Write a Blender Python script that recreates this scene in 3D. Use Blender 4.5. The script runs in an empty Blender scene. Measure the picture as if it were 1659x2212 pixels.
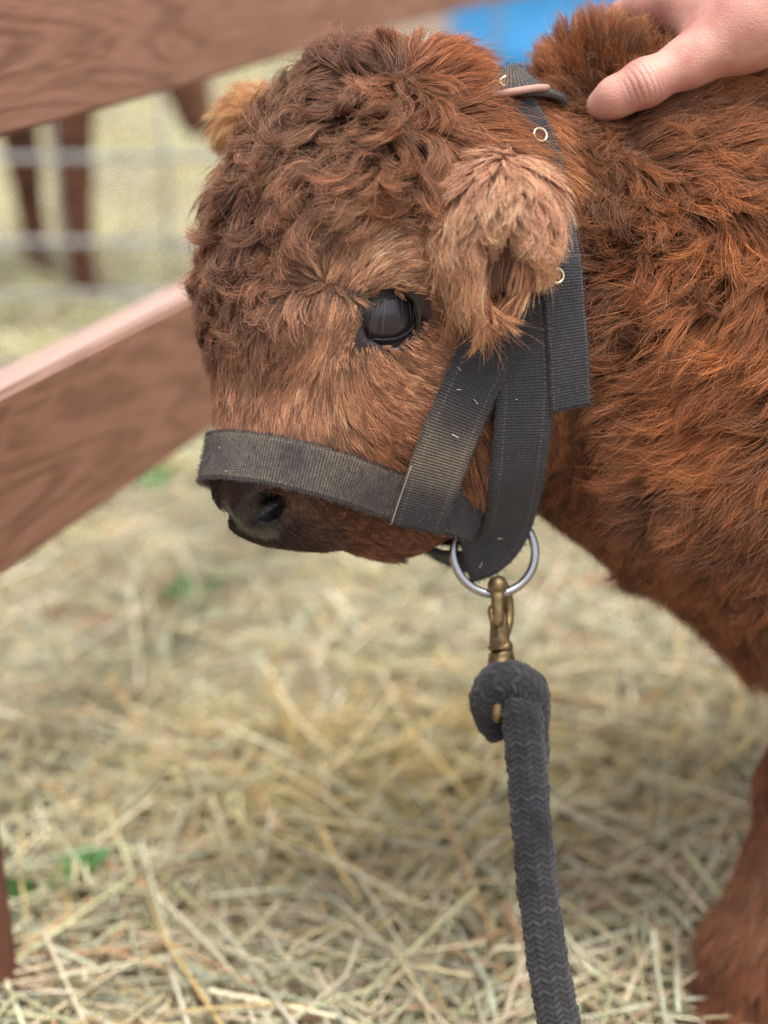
import bpy, bmesh, math, random
import numpy as np
from mathutils import Vector, Matrix, kdtree
rng = np.random.default_rng(7)
random.seed(7)

# ------------------------------------------------------------------ camera, sky, sun, exposure
scene = bpy.context.scene
PITCH = math.radians(23.0)
CAMH = 0.80
FV = 1106.0 / math.tan(math.radians(19.0))      # focal length in units of a 1659 x 2212 picture
SP, CP = math.sin(PITCH), math.cos(PITCH)
EYE = np.array([0.0, 0.0, CAMH])
RIGHT = np.array([1.0, 0, 0]); UP = np.array([0, SP, CP]); FWD = np.array([0, CP, -SP])

cam_data = bpy.data.cameras.new('camera')
cam = bpy.data.objects.new('camera', cam_data)
scene.collection.objects.link(cam)
cam.location = (0, 0, CAMH)
cam.rotation_euler = (math.pi / 2 - PITCH, 0, 0)
cam_data.sensor_fit = 'VERTICAL'
cam_data.sensor_height = 36.0
cam_data.lens = 18.0 / math.tan(math.radians(19.0))
cam_data.clip_start = 0.05
cam_data.clip_end = 500.0
cam_data.dof.use_dof = True
cam_data.dof.focus_distance = 0.868
cam_data.dof.aperture_fstop = 2.6
scene.camera = cam

SUN_EL, SUN_AZ = math.radians(76), math.radians(150)   # azimuth measured from +Y towards +X
world = bpy.data.worlds.new('World')
scene.world = world
world.use_nodes = True
wn = world.node_tree
sky = wn.nodes.new('ShaderNodeTexSky')
sky.sky_type = 'NISHITA'
sky.sun_disc = False
sky.sun_elevation = SUN_EL
sky.sun_rotation = SUN_AZ
sky.air_density = 1.0
sky.dust_density = 4.0
sky.ozone_density = 0.6
cloud = wn.nodes.new('ShaderNodeHueSaturation')          # thin overcast: the same sky, greyer
cloud.inputs['Saturation'].default_value = 0.35
wn.links.new(sky.outputs[0], cloud.inputs['Color'])
wn.links.new(cloud.outputs[0], wn.nodes['Background'].inputs[0])
wn.nodes['Background'].inputs[1].default_value = 0.15
sun_data = bpy.data.lights.new('sun', 'SUN')
sun_data.energy = 1.5
sun_data.angle = math.radians(28)
sun_data.color = (1.0, 0.96, 0.9)
sun = bpy.data.objects.new('sun', sun_data)
scene.collection.objects.link(sun)
sdir = Vector((math.sin(SUN_AZ) * math.cos(SUN_EL), math.cos(SUN_AZ) * math.cos(SUN_EL), math.sin(SUN_EL)))
sun.rotation_euler = sdir.to_track_quat('Z', 'Y').to_euler()
sun.location = (0, 0, 3)
scene.view_settings.view_transform = 'Standard'
scene.view_settings.look = 'None'
scene.view_settings.exposure = 0.82
scene.view_settings.gamma = 1.0
scene.cycles.max_bounces = 4
scene.cycles.diffuse_bounces = 2
scene.cycles.glossy_bounces = 3
scene.cycles.transmission_bounces = 2
scene.cycles.use_denoising = True
scene.cycles.denoising_prefilter = 'NONE'
try:
    scene.cycles_curves.shape = 'RIBBONS'
except Exception:
    pass

# ------------------------------------------------------------------ helpers
def C(u, v, D):
    """photo position (1659 x 2212 units) and depth in metres -> world point"""
    return EYE + D * (FWD + RIGHT * ((u - 829.5) / FV) - UP * ((v - 1106.0) / FV))

def proj(P):
    q = np.asarray(P, float) - EYE
    d = q @ FWD
    return 829.5 + FV * (q @ RIGHT) / d, 1106.0 - FV * (q @ UP) / d, d

def nrm(a):
    a = np.asarray(a, float)
    return a / np.maximum(np.linalg.norm(a, axis=-1, keepdims=True), 1e-9)

def new_mat(name):
    m = bpy.data.materials.new(name); m.use_nodes = True
    return m, m.node_tree.nodes, m.node_tree.links, m.node_tree.nodes['Principled BSDF']

def add_obj(name, data, parent=None, **props):
    o = bpy.data.objects.new(name, data)
    scene.collection.objects.link(o)
    if parent is not None:
        o.parent = parent
        o.matrix_parent_inverse = Matrix.Translation(-Vector(parent.location)) if parent.type == 'EMPTY' else Matrix.Identity(4)
    for k, v in props.items():
        o[k] = v
    return o

def empty(name, loc, **props):
    o = add_obj(name, None, **props)
    o.empty_display_size = 0.05
    o.location = loc
    return o

def mesh_from(name, verts, faces, mat=None, smooth=True):
    me = bpy.data.meshes.new(name)
    me.from_pydata([tuple(map(float, v)) for v in verts], [], [tuple(map(int, f)) for f in faces])
    me.validate()
    me.update()
    if mat: me.materials.append(mat)
    if smooth:
        me.polygons.foreach_set('use_smooth', np.ones(len(me.polygons), bool))
    return me

def smoothstep(a, b, x):
    t = np.clip((x - a) / (b - a), 0, 1)
    return t * t * (3 - 2 * t)

# ------------------------------------------------------------------ signed distance bodies
class Body:
    def __init__(self):
        self.prims = []
    def cone(self, p0, r0, p1=None, r1=None, k=0.02, g=0, sub=False):
        p0 = np.asarray(p0, float); p1 = p0 if p1 is None else np.asarray(p1, float)
        self.prims.append((p0, p1, r0, r0 if r1 is None else r1, k, g, sub, None))
    def ell(self, c, axes, radii, k=0.02, g=0, sub=False):
        A = np.asarray([nrm(a) for a in axes], float)
        self.prims.append((np.asarray(c, float), A, np.asarray(radii, float), None, k, g, sub, 'e'))
    @staticmethod
    def d(pr, P):
        if pr[7] == 'e':
            q = ((P - pr[0]) @ pr[1].T)
            r = pr[2]
            k0 = np.linalg.norm(q / r, axis=-1)
            k1 = np.linalg.norm(q / (r * r), axis=-1)
            return k0 * (k0 - 1.0) / np.maximum(k1, 1e-6)
        p0, p1, r0, r1 = pr[:4]
        ab = p1 - p0
        L2 = ab @ ab
        if L2 < 1e-12:
            return np.linalg.norm(P - p0, axis=-1) - r0
        t = np.clip(((P - p0) @ ab) / L2, 0, 1)
        return np.linalg.norm(P - p0 - t[..., None] * ab, axis=-1) - (r0 + t * (r1 - r0))
    @staticmethod
    def box(pr, m):
        if pr[7] == 'e':
            R = pr[2].max() + m
            return pr[0] - R, pr[0] + R
        R = max(pr[2], pr[3]) + m
        return np.minimum(pr[0], pr[1]) - R, np.maximum(pr[0], pr[1]) + R
    @staticmethod
    def comb(f, d, k, sub):
        if sub:
            h = np.maximum(k - np.abs(f + d), 0) / k
            return np.maximum(f, -d) + h * h * k / 4
        h = np.maximum(k - np.abs(f - d), 0) / k
        return np.minimum(f, d) - h * h * k / 4
    def sdf(self, P):
        P = np.asarray(P, float)
        f = np.full(P.shape[:-1], 0.12)
        for pr in self.prims:
            lo, hi = self.box(pr, 0.12)
            m = np.all((P > lo) & (P < hi), axis=-1)
            if m.any():
                f[m] = self.comb(f[m], self.d(pr, P[m]), pr[4], pr[6])
        return f
    def group(self, P):
        P = np.asarray(P, float)
        best = np.full(len(P), 9.0); g = np.zeros(len(P), int)
        for pr in self.prims:
            if pr[6]: continue
            d = self.d(pr, P)
            m = d < best
            best[m] = d[m]; g[m] = pr[5]
        return g
    def normal(self, P, e=0.002):
        P = np.asarray(P, float)
        g = np.stack([self.sdf(P + e * ax) - self.sdf(P - e * ax) for ax in np.eye(3)], -1)
        return nrm(g)
    def grid(self, lo, hi, h):
        lo = np.asarray(lo, float); n = np.ceil((np.asarray(hi) - lo) / h).astype(int) + 1
        self.lo, self.h, self.n = lo, h, n
        ax = [lo[i] + h * np.arange(n[i]) for i in range(3)]
        f = np.full(n, 0.05)
        for pr in self.prims:
            a, b = self.box(pr, 0.05)
            i0 = np.clip(np.floor((a - lo) / h).astype(int), 0, n)
            i1 = np.clip(np.ceil((b - lo) / h).astype(int) + 1, 0, n)
            if np.any(i1 <= i0): continue
            sl = tuple(slice(i0[i], i1[i]) for i in range(3))
            P = np.stack(np.meshgrid(*[ax[i][sl[i]] for i in range(3)], indexing='ij'), -1)
            f[sl] = self.comb(f[sl], self.d(pr, P), pr[4], pr[6])
        self.f = f
        return f
    def look(self, P):
        """trilinear value and gradient from the grid"""
        q = (P - self.lo) / self.h
        q = np.clip(q, 0, self.n - 1.001)
        i = q.astype(int); t = q - i
        f = self.f
        c = [[[f[i[..., 0] + a, i[..., 1] + b, i[..., 2] + cc] for cc in (0, 1)] for b in (0, 1)] for a in (0, 1)]
        tx, ty, tz = t[..., 0], t[..., 1], t[..., 2]
        def lz(a, b): return c[a][b][0] * (1 - tz) + c[a][b][1] * tz
        def lyz(a): return lz(a, 0) * (1 - ty) + lz(a, 1) * ty
        v = lyz(0) * (1 - tx) + lyz(1) * tx
        gx = lyz(1) - lyz(0)
        gy = (lz(0, 1) - lz(0, 0)) * (1 - tx) + (lz(1, 1) - lz(1, 0)) * tx
        gz = ((c[0][0][1] - c[0][0][0]) * (1 - ty) + (c[0][1][1] - c[0][1][0]) * ty) * (1 - tx) + \
             ((c[1][0][1] - c[1][0][0]) * (1 - ty) + (c[1][1][1] - c[1][1][0]) * ty) * tx
        return v, nrm(np.stack([gx, gy, gz], -1))
    def nets(self):
        """naive surface nets"""
        f = self.f; s = f < 0
        nx, ny, nz = f.shape
        def cor(a, b, c): return (slice(a, nx - 1 + a), slice(b, ny - 1 + b), slice(c, nz - 1 + c))
        cnt = sum(s[cor(a, b, c)].astype(np.int8) for a in (0, 1) for b in (0, 1) for c in (0, 1))
        act = (cnt > 0) & (cnt < 8)
        idx = np.argwhere(act)
        vid = np.full(act.shape, -1, int); vid[act] = np.arange(len(idx))
        acc = np.zeros((len(idx), 3)); w = np.zeros(len(idx))
        cs = [(a, b, c) for a in (0, 1) for b in (0, 1) for c in (0, 1)]
        for A in cs:
            for B in cs:
                if sum(B) - sum(A) == 1 and all(B[i] >= A[i] for i in range(3)):
                    fa = f[idx[:, 0] + A[0], idx[:, 1] + A[1], idx[:, 2] + A[2]]
                    fb = f[idx[:, 0] + B[0], idx[:, 1] + B[1], idx[:, 2] + B[2]]
                    m = (fa < 0) != (fb < 0)
                    t = np.where(m, fa / np.where(m, fa - fb, 1), 0)
                    p = np.array(A) + t[:, None] * (np.array(B) - np.array(A))
                    acc[m] += p[m]; w[m] += 1
        V = self.lo + self.h * (idx + acc / w[:, None])
        F = []
        for ax in range(3):
            o1, o2 = [(1, 2), (2, 0), (0, 1)][ax]
            sl0 = [slice(None)] * 3; sl1 = [slice(None)] * 3
            sl0[ax] = slice(0, -1); sl1[ax] = slice(1, None)
            ch = s[tuple(sl0)] != s[tuple(sl1)]
            e = np.argwhere(ch)
            e = e[(e[:, o1] > 0) & (e[:, o2] > 0) & (e[:, o1] < act.shape[o1]) & (e[:, o2] < act.shape[o2])]
            ins = s[e[:, 0], e[:, 1], e[:, 2]]
            def cell(d1, d2):
                q = e.copy(); q[:, o1] -= d1; q[:, o2] -= d2
                return vid[q[:, 0], q[:, 1], q[:, 2]]
            quad = np.stack([cell(1, 1), cell(0, 1), cell(0, 0), cell(1, 0)], 1)
            quad[~ins] = quad[~ins][:, ::-1]
            F.append(quad)
        F = np.concatenate(F)
        return V, F[(F >= 0).all(1)]
    def project(self, V, it=3):
        V = V.copy()
        for _ in range(it):
            V -= self.sdf(V)[:, None] * self.normal(V)
        return V
    def hit(self, u, v, off=0.0, d0=0.55, d1=1.4):
        """first point along the photo ray where sdf = off"""
        o = C(u, v, 1.0) - EYE
        D = np.linspace(d0, d1, 700)
        f = self.sdf(EYE + D[:, None] * o) - off
        k = np.argmax(f < 0)
        if not (f < 0).any():
            k = int(np.argmin(f)); return EYE + D[k] * o, D[k]
        t = f[k - 1] / (f[k - 1] - f[k])
        Dh = D[k - 1] + t * (D[k] - D[k - 1])
        return EYE + Dh * o, Dh

# ------------------------------------------------------------------ the calf's body
HEAD, NECK, EAR, LEG, FAREAR = 0, 1, 2, 3, 4
LAT = RIGHT * 0.47 - FWD * 0.883            # towards the calf's near (left) side
calfb = Body()
def DM(u): return 0.935 + 0.534 * (u - 800) / 3569.0
def pair(u, v, r, w, u2=None, v2=None, r2=None, w2=None, k=0.03, g=HEAD):
    for s in (1, -1):
        p = C(u, v, DM(u)) + s * w * LAT
        if u2 is None:
            calfb.cone(p, r, k=k, g=g)
        else:
            calfb.cone(p, r, C(u2, v2, DM(u2)) + s * w2 * LAT, r2, k=k, g=g)
# trunk and legs first (world metres)
calfb.cone((0.30, 1.03, 0.50), 0.150, (0.62, 1.07, 0.49), 0.165, g=NECK, k=0.05)
calfb.cone((0.62, 1.07, 0.49), 0.165, (0.88, 1.10, 0.51), 0.145, g=NECK, k=0.05)
calfb.cone((0.88, 1.10, 0.51), 0.145, (1.00, 1.10, 0.46), 0.09, g=NECK, k=0.05)
for yy, sx, near in ((0.935, 0.0, True), (1.115, 0.115, False)):
    calfb.cone((0.31 + sx, yy, 0.44), 0.072, (0.335 + sx, yy - 0.005, 0.235), 0.037, g=LEG, k=0.04)
    calfb.cone((0.335 + sx, yy - 0.005, 0.235), 0.037, (0.315 + sx, yy - .005, 0.19), 0.031, g=LEG, k=0.02)
    calfb.cone((0.315 + sx, yy - .005, 0.19), 0.027, (0.280 + sx, yy - .045, 0.075), 0.028, g=LEG, k=0.02)
    calfb.cone((0.280 + sx, yy - .045, 0.075), 0.028, (0.266 + sx, yy - .062, 0.028), 0.029, g=LEG, k=0.02)
for yy, sx in ((1.0, 0.0), (1.18, -0.06)):
    calfb.cone((0.90 + sx, yy, 0.42), 0.085, (0.86 + sx, yy - .01, 0.28), 0.05, g=LEG, k=0.04)
    calfb.cone((0.86 + sx, yy - .01, 0.28), 0.045, (0.95 + sx, yy - .01, 0.20), 0.032, g=LEG, k=0.03)
    calfb.cone((0.95 + sx, yy - .01, 0.20), 0.032, (0.93 + sx, yy - .01, 0.07), 0.027, g=LEG, k=0.02)
    calfb.cone((0.93 + sx, yy - .01, 0.07), 0.027, (0.91 + sx, yy - .01, 0.028), 0.029, g=LEG, k=0.02)
calfb.cone((1.04, 1.10, 0.52), 0.03, (1.06, 1.10, 0.28), 0.014, g=LEG, k=0.04)
# neck
calfb.cone(C(1010, 495, 0.985), 0.073, C(1330, 600, 1.015), 0.120, g=NECK, k=0.05)
calfb.cone(C(1330, 600, 1.015), 0.120, C(1740, 800, 1.075), 0.162, g=NECK, k=0.05)
calfb.cone(C(1640, 965, 1.03), 0.100, C(1800, 1120, 1.06), 0.10, g=NECK, k=0.05)
calfb.cone(C(1190, 930, 1.0), 0.045, C(1400, 960, 1.01), 0.068, g=NECK, k=0.05)
calfb.cone(C(1480, 440, 1.03), 0.098, C(1820, 500, 1.08), 0.135, g=NECK, k=0.05)
# fold of neck hide that the hand holds
calfb.cone(C(1305, 168, 0.955), 0.027, C(1425, 192, 0.945), 0.021, g=NECK, k=0.035)
# head
pair(900, 358, 0.048, 0.020, k=0.03)
pair(795, 350, 0.0590, 0.024, 745, 520, 0.065, 0.028)
pair(745, 520, 0.065, 0.028, 712, 690, 0.058, 0.026)
pair(712, 690, 0.058, 0.026, 700, 850, 0.046, 0.019)
pair(700, 850, 0.046, 0.019, 650, 985, 0.0365, 0.014)
pair(650, 985, 0.0365, 0.014, 608, 1048, 0.0288, 0.016)
pair(608, 1048, 0.0288, 0.016, 680, 1104, 0.0200, 0.015, k=0.015)
pair(705, 1100, 0.018, 0.014, 850, 1075, 0.026, 0.012, k=0.012)
pair(850, 1060, 0.032, 0.012, 900, 900, 0.055, 0.020)
pair(900, 900, 0.052, 0.020, 950, 740, 0.060, 0.024)
pair(950, 740, 0.060, 0.024, 960, 480, 0.066, 0.028)
pair(960, 960, 0.042, 0.020, 1020, 860, 0.05, 0.022)
# brow ridge over the eye
for s in (1, -1):
    pb = C(795, 592, DM(795)) + s * 0.070 * LAT
    calfb.cone(pb, 0.026, C(905, 592, DM(905)) + s * 0.070 * LAT, 0.024, k=0.03, g=HEAD)


# near ear: a cupped, drooping scoop that points at the viewer
ec = C(1078, 505, 0.832)
calfb.cone(C(1030, 430, 0.90), 0.022, C(1088, 465, 0.84), 0.026, g=EAR, k=0.02)
calfb.ell(ec, (RIGHT * 0.97 - UP * 0.22, UP * 0.97 + RIGHT * 0.22, FWD), (0.0235, 0.040, 0.020), g=EAR, k=0.02)
calfb.ell(C(1086, 602, 0.811), (RIGHT, UP, FWD), (0.0095, 0.026, 0.022), g=EAR, k=0.012, sub=True)
# far ear, seen past the forehead
calfb.cone(C(640, 290, 1.00), 0.018, C(560, 262, 1.02), 0.018, g=FAREAR, k=0.02)
calfb.ell(C(525, 262, 1.03), (RIGHT * 0.8 + UP * 0.5, UP * 0.8 - RIGHT * 0.5, FWD), (0.020, 0.014, 0.012), g=FAREAR, k=0.015)
# eye socket
EU, EV = 830.0, 676.0
pe, De = calfb.hit(EU, EV)
ne = nrm(calfb.normal(pe[None])[0] * 0.75 - FWD * 0.45 - UP * 0.05)
EYER = 0.0270
ceye = pe - ne * (EYER + 0.0015)
calfb.cone(ceye, EYER + 0.001, k=0.006, g=HEAD, sub=True)
# nostril and mouth line
pn, Dn = calfb.hit(566, 1106)
nn = calfb.normal(pn[None])[0]
def onskin(u, v, inn=0.0):
    p, D = calfb.hit(u, v); q = calfb.normal(p[None])[0]
    return p - q * inn
nost = [onskin(528, 1122, -0.001), onskin(560, 1100, 0.001), onskin(590, 1086, -0.001)]
deep = nrm(RIGHT * 0.55 + FWD * 0.8 + UP * 0.25)
mouth = [onskin(640, 1180, 0.0), onskin(700, 1166, 0.0), onskin(752, 1150, 0.0)]
calfb.cone(nost[0], 0.0045, nost[1], 0.0080, k=0.004, sub=True)
calfb.cone(nost[1], 0.0080, nost[2], 0.0090, k=0.004, sub=True)
calfb.cone(nost[1] + deep * 0.004, 0.0075, nost[2] + deep * 0.018, 0.007, k=0.004, sub=True)
M0 = C(600, 1060, DM(600))
far = [p - 2 * ((p - M0) @ LAT) * LAT for p in nost]
calfb.cone(far[0], 0.0045, far[1], 0.0080, k=0.004, sub=True); calfb.cone(far[1], 0.0080, far[2], 0.0090, k=0.004, sub=True)
calfb.cone(mouth[0], 0.0012, mouth[1], 0.0016, k=0.004, sub=True)
calfb.cone(mouth[1], 0.0016, mouth[2], 0.0018, k=0.004, sub=True)
# raised wing of the nostril
calfb.cone(onskin(512, 1104, 0.003), 0.0048, onskin(575, 1066, 0.003), 0.0050, k=0.008, g=HEAD)

calfb.grid((-0.20, 0.62, -0.02), (1.14, 1.36, 0.97), 0.0055)
V, F = calfb.nets()
# finer faces over the face, then pull every vertex onto the exact surface
bm = bmesh.new()
bv = [bm.verts.new(v) for v in V]
for f in F:
    try: bm.faces.new([bv[i] for i in f])
    except ValueError: pass
bm.verts.ensure_lookup_table()
def fine(umin, umax, vmin, vmax, cuts):
    es = []
    for e in bm.edges:
        c = np.array((e.verts[0].co + e.verts[1].co) / 2)
        u, v, d = proj(c)
        if umin < u < umax and vmin < v < vmax and d < 0.99: es.append(e)
    bmesh.ops.subdivide_edges(bm, edges=es, cuts=cuts, use_grid_fill=True)
fine(430, 680, 1000, 1230, 2)
fine(730, 930, 580, 780, 1)
bmesh.ops.triangulate(bm, faces=[f for f in bm.faces if len(f.verts) > 4])
bm.verts.ensure_lookup_table(); bm.verts.index_update()
V = np.array([v.co for v in bm.verts]); F = [[v.index for v in f.verts] for f in bm.faces]
bm.free()
V = calfb.project(V, 2)
u, v, d = proj(V)
gV = calfb.group(V)
# colour of the hide under the coat: black nose and eye rims, brown elsewhere
nose = np.maximum(smoothstep(0.040, 0.026, np.linalg.norm(V - onskin(505, 1100), axis=1)), smoothstep(0.030, 0.016, np.linalg.norm(V - onskin(535, 1110), axis=1)))
nose = np.maximum(nose, smoothstep(0.028, 0.016, np.linalg.norm(V - onskin(580, 1150), axis=1)))
nose = np.maximum(nose, 0.9 * smoothstep(0.039, 0.034, np.linalg.norm(V - ceye, axis=1)))
hole = smoothstep(0.0125, 0.0085, np.linalg.norm(V - (nost[1] + nost[2]) / 2 - deep * 0.005, axis=1))
hoof = (gV == LEG) & (V[:, 2] < 0.03)
nose = np.maximum(nose, hoof * 0.8)
hide = np.array([0.125, 0.058, 0.032]); dark = np.array([0.016, 0.014, 0.015])
colr = hide * (1 - nose[:, None]) + dark * nose[:, None]
colr = colr * (1 - 0.93 * hole[:, None])
skin, n, l, bs = new_mat('calf_skin')
at = n.new('ShaderNodeAttribute'); at.attribute_name = 'tone'
l.new(at.outputs['Color'], bs.inputs['Base Color'])
rg = n.new('ShaderNodeMapRange'); rg.inputs[1].default_value = 0; rg.inputs[2].default_value = 1
rg.inputs[3].default_value = 0.75; rg.inputs[4].default_value = 0.3
l.new(at.outputs['Alpha'], rg.inputs[0]); l.new(rg.outputs[0], bs.inputs['Roughness'])
nz = n.new('ShaderNodeTexNoise'); nz.inputs['Scale'].default_value = 420; nz.inputs['Detail'].default_value = 3
tc = n.new('ShaderNodeTexCoord'); l.new(tc.outputs['Object'], nz.inputs['Vector'])
bp = n.new('ShaderNodeBump'); bp.inputs['Strength'].default_value = 0.5; bp.inputs['Distance'].default_value = 0.0012
l.new(nz.outputs[0], bp.inputs['Height']); l.new(bp.outputs[0], bs.inputs['Normal'])
calf = empty('calf', (0.35, 1.0, 0.0), label='young shaggy reddish brown calf wearing a black halter, held by the scruff', category='calf')
me = mesh_from('body', V, F, skin)
ca = me.attributes.new('tone', 'FLOAT_COLOR', 'POINT')
ca.data.foreach_set('color', np.concatenate([colr, nose[:, None]], 1).astype(np.float32).ravel())
body = add_obj('body', me, calf)
print('calf verts', len(V))

# eye, eyelid
eyem, n, l, bs = new_mat('eye_wet')
bs.inputs['Base Color'].default_value = (0.018, 0.017, 0.020, 1)
bs.inputs['Roughness'].default_value = 0.30
bs.inputs['Coat Weight'].default_value = 0.55; bs.inputs['Coat Roughness'].default_value = 0.10
exv = nrm((RIGHT * 0.90 + UP * 0.34) - ne * ((RIGHT * 0.90 + UP * 0.34) @ ne)); eyv = nrm(np.cross(ne, exv))
if eyv @ UP < 0: eyv = -eyv
def sphere_mesh(name, c, r, mat, seg=32, rings=20, scale=None):
    bm = bmesh.new(); bmesh.ops.create_uvsphere(bm, u_segments=seg, v_segments=rings, radius=1)
    A = scale if scale is not None else np.eye(3) * r
    for v in bm.verts: v.co = Vector(np.asarray(c) + np.array(v.co) @ A)
    me = bpy.data.meshes.new(name); bm.to_mesh(me); bm.free(); me.materials.append(mat)
    me.polygons.foreach_set('use_smooth', np.ones(len(me.polygons), bool))
    return me
eyeball = add_obj('eyeball', sphere_mesh('eyeball', ceye, EYER - 0.0015, eyem), calf)
lidm, n, l, bs = new_mat('eyelid_skin')
bs.inputs['Base Color'].default_value = (0.024, 0.020, 0.021, 1); bs.inputs['Roughness'].default_value = 0.36
at = n.new('ShaderNodeAttribute'); at.attribute_name = 'rim'
lm = n.new('ShaderNodeMix'); lm.data_type = 'RGBA'; l.new(at.outputs['Fac'], lm.inputs[0]); lm.inputs[6].default_value = (0.034, 0.024, 0.021, 1); lm.inputs[7].default_value = (0.022, 0.019, 0.020, 1)
l.new(lm.outputs[2], bs.inputs['Base Color'])
nz = n.new('ShaderNodeTexNoise'); nz.inputs['Scale'].default_value = 500
bp = n.new('ShaderNodeBump'); bp.inputs['Strength'].default_value = 0.4; bp.inputs['Distance'].default_value = 0.001
l.new(nz.outputs[0], bp.inputs['Height']); l.new(bp.outputs[0], bs.inputs['Normal'])
NS = 72; lv = []; lf = []
# almond opening, measured on the face plane round the eye
ax1 = nrm(RIGHT - ne * (RIGHT @ ne)); ax2 = nrm(UP - ne * (UP @ ne)); ax2 = nrm(ax2 - ax1 * (ax1 @ ax2))
EC = (832.0, 682.0)
ol = np.array([(758, 740), (782, 729), (812, 730), (846, 725), (876, 706), (893, 678), (897, 658), (884, 645), (854, 638), (818, 642), (788, 658), (771, 692)], float)
oc = np.vstack([ol, ol[:1]])
oc = np.vstack([oc[-2], oc, oc[1]])
out_ = []
for q in range(1, len(oc) - 2):
    tq = np.linspace(0, 1, 12, endpoint=False)[:, None]
    out_.append(0.5 * (2 * oc[q] + (-oc[q - 1] + oc[q + 1]) * tq + (2 * oc[q - 1] - 5 * oc[q] + 4 * oc[q + 1] - oc[q + 2]) * tq ** 2 + (-oc[q - 1] + 3 * oc[q] - 3 * oc[q + 1] + oc[q + 2]) * tq ** 3))
out_ = (np.vstack(out_) - EC) * np.array([1, -1])
SCL = De / FV
oth = np.arctan2(out_[:, 1], out_[:, 0]); orr = np.hypot(out_[:, 0], out_[:, 1]) * SCL
so = np.argsort(oth); oth, orr = oth[so], orr[so]
def eye_r(th): return np.interp(th, np.r_[oth[-1] - 2 * math.pi, oth, oth[0] + 2 * math.pi], np.r_[orr[-1], orr, orr[0]])
pc_, _ = calfb.hit(*EC, -0.004)
EO = ceye + ax1 * ((pc_ - ceye) @ ax1) * 0.6 + ax2 * ((pc_ - ceye) @ ax2) * 0.6     # centre of the opening
prof = [(1.45, None), (1.22, 0.0012), (1.10, 0.0024), (1.03, 0.0026), (0.985, 0.0014), (0.975, -0.0010)]
for i in range(NS):
    th = -math.pi + 2 * math.pi * i / NS
    r_ = float(eye_r(th))
    for j, (sc, lift) in enumerate(prof):
        a, b = math.cos(th) * r_ * sc, math.sin(th) * r_ * sc
        p = EO + ax1 * a + ax2 * b
        if lift is None:
            p = p + ne * 0.018
            p = calfb.project(p[None], 3)[0] - calfb.normal(p[None])[0] * 0.0006
        else:
            R = EYER - 0.0015 + lift
            off2 = np.sum((p - ceye) ** 2)
            p = p + ne * math.sqrt(max(R * R - off2, 0.000016))
        lv.append(p)
m = len(prof)
for i in range(NS):
    for j in range(m - 1):
        lf.append((i * m + j, ((i + 1) % NS) * m + j, ((i + 1) % NS) * m + j + 1, i * m + j + 1))
me = mesh_from('eyelid', lv, lf, lidm)
ta = me.attributes.new('rim', 'FLOAT', 'POINT'); ta.data.foreach_set('value', np.tile(np.array([0.6, 0.9, 1, 1, 1, 1], np.float32), NS))
eyelid = add_obj('eyelid', me, calf)
sm = eyelid.modifiers.new('sub', 'SUBSURF'); sm.levels = 1; sm.render_levels = 2

# ------------------------------------------------------------------ halter
bare = Body(); bare.prims = [p for p in calfb.prims if p[5] not in (EAR, FAREAR)]
def catmull(P, step):
    P = np.asarray(P, float)
    Q = np.vstack([2 * P[0] - P[1], P, 2 * P[-1] - P[-2]])
    out = []
    for i in range(1, len(Q) - 2):
        m = max(2, int(np.linalg.norm(Q[i + 1] - Q[i]) / step))
        t = np.linspace(0, 1, m, endpoint=False)[:, None]
        out.append(0.5 * ((2 * Q[i]) + (-Q[i - 1] + Q[i + 1]) * t + (2 * Q[i - 1] - 5 * Q[i] + 4 * Q[i + 1] - Q[i + 2]) * t ** 2 + (-Q[i - 1] + 3 * Q[i] - 3 * Q[i + 1] + Q[i + 2]) * t ** 3))
    out.append(Q[-2][None])
    return np.vstack(out)
def smooth1(A, it, closed=False):
    A = A.copy()
    for _ in range(it):
        if closed: A = 0.5 * A + 0.25 * (np.roll(A, 1, 0) + np.roll(A, -1, 0))
        else: A[1:-1] = 0.5 * A[1:-1] + 0.25 * (A[:-2] + A[2:])
    return A

webm, n, l, bs = new_mat('halter_webbing')
uvn = n.new('ShaderNodeUVMap')
def math_node(op, a, b=None, nn=None, ll=None):
    q = nn.new('ShaderNodeMath'); q.operation = op
    for i, x in enumerate((a, b)):
        if x is None: continue
        if isinstance(x, (int, float)): q.inputs[i].default_value = x
        else: ll.new(x, q.inputs[i])
    return q.outputs[0]
sep = n.new('ShaderNodeSeparateXYZ'); l.new(uvn.outputs[0], sep.inputs[0])
rib = math_node('SINE', math_node('MULTIPLY', sep.outputs[0], 2 * math.pi / 0.0018, n, l), None, n, l)
fine_ = math_node('SINE', math_node('MULTIPLY', sep.outputs[1], 2 * math.pi / 0.0014, n, l), None, n, l)
wv = math_node('MULTIPLY', math_node('ADD', rib, 1.0, n, l), math_node('ADD', math_node('MULTIPLY', fine_, 0.45, n, l), 1.5, n, l), n, l)
wv = math_node('MULTIPLY', wv, 0.21, n, l)
nz = n.new('ShaderNodeTexNoise'); nz.inputs['Scale'].default_value = 30; nz.inputs['Detail'].default_value = 5; nz.inputs['Roughness'].default_value = 0.65
nf = n.new('ShaderNodeTexNoise'); nf.inputs['Scale'].default_value = 700; nf.inputs['Detail'].default_value = 2
tc = n.new('ShaderNodeTexCoord')
for q in (nz, nf): l.new(tc.outputs['Object'], q.inputs['Vector'])
dust = n.new('ShaderNodeValToRGB'); dust.color_ramp.elements[0].position = 0.15; dust.color_ramp.elements[1].position = 0.95
l.new(nz.outputs[0], dust.inputs[0])
dm = math_node('MULTIPLY', dust.outputs[0], math_node('ADD', math_node('MULTIPLY', wv, 0.85, n, l), 0.1, n, l), n, l)
at = n.new('ShaderNodeAttribute'); at.attribute_name = 'dust'
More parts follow.
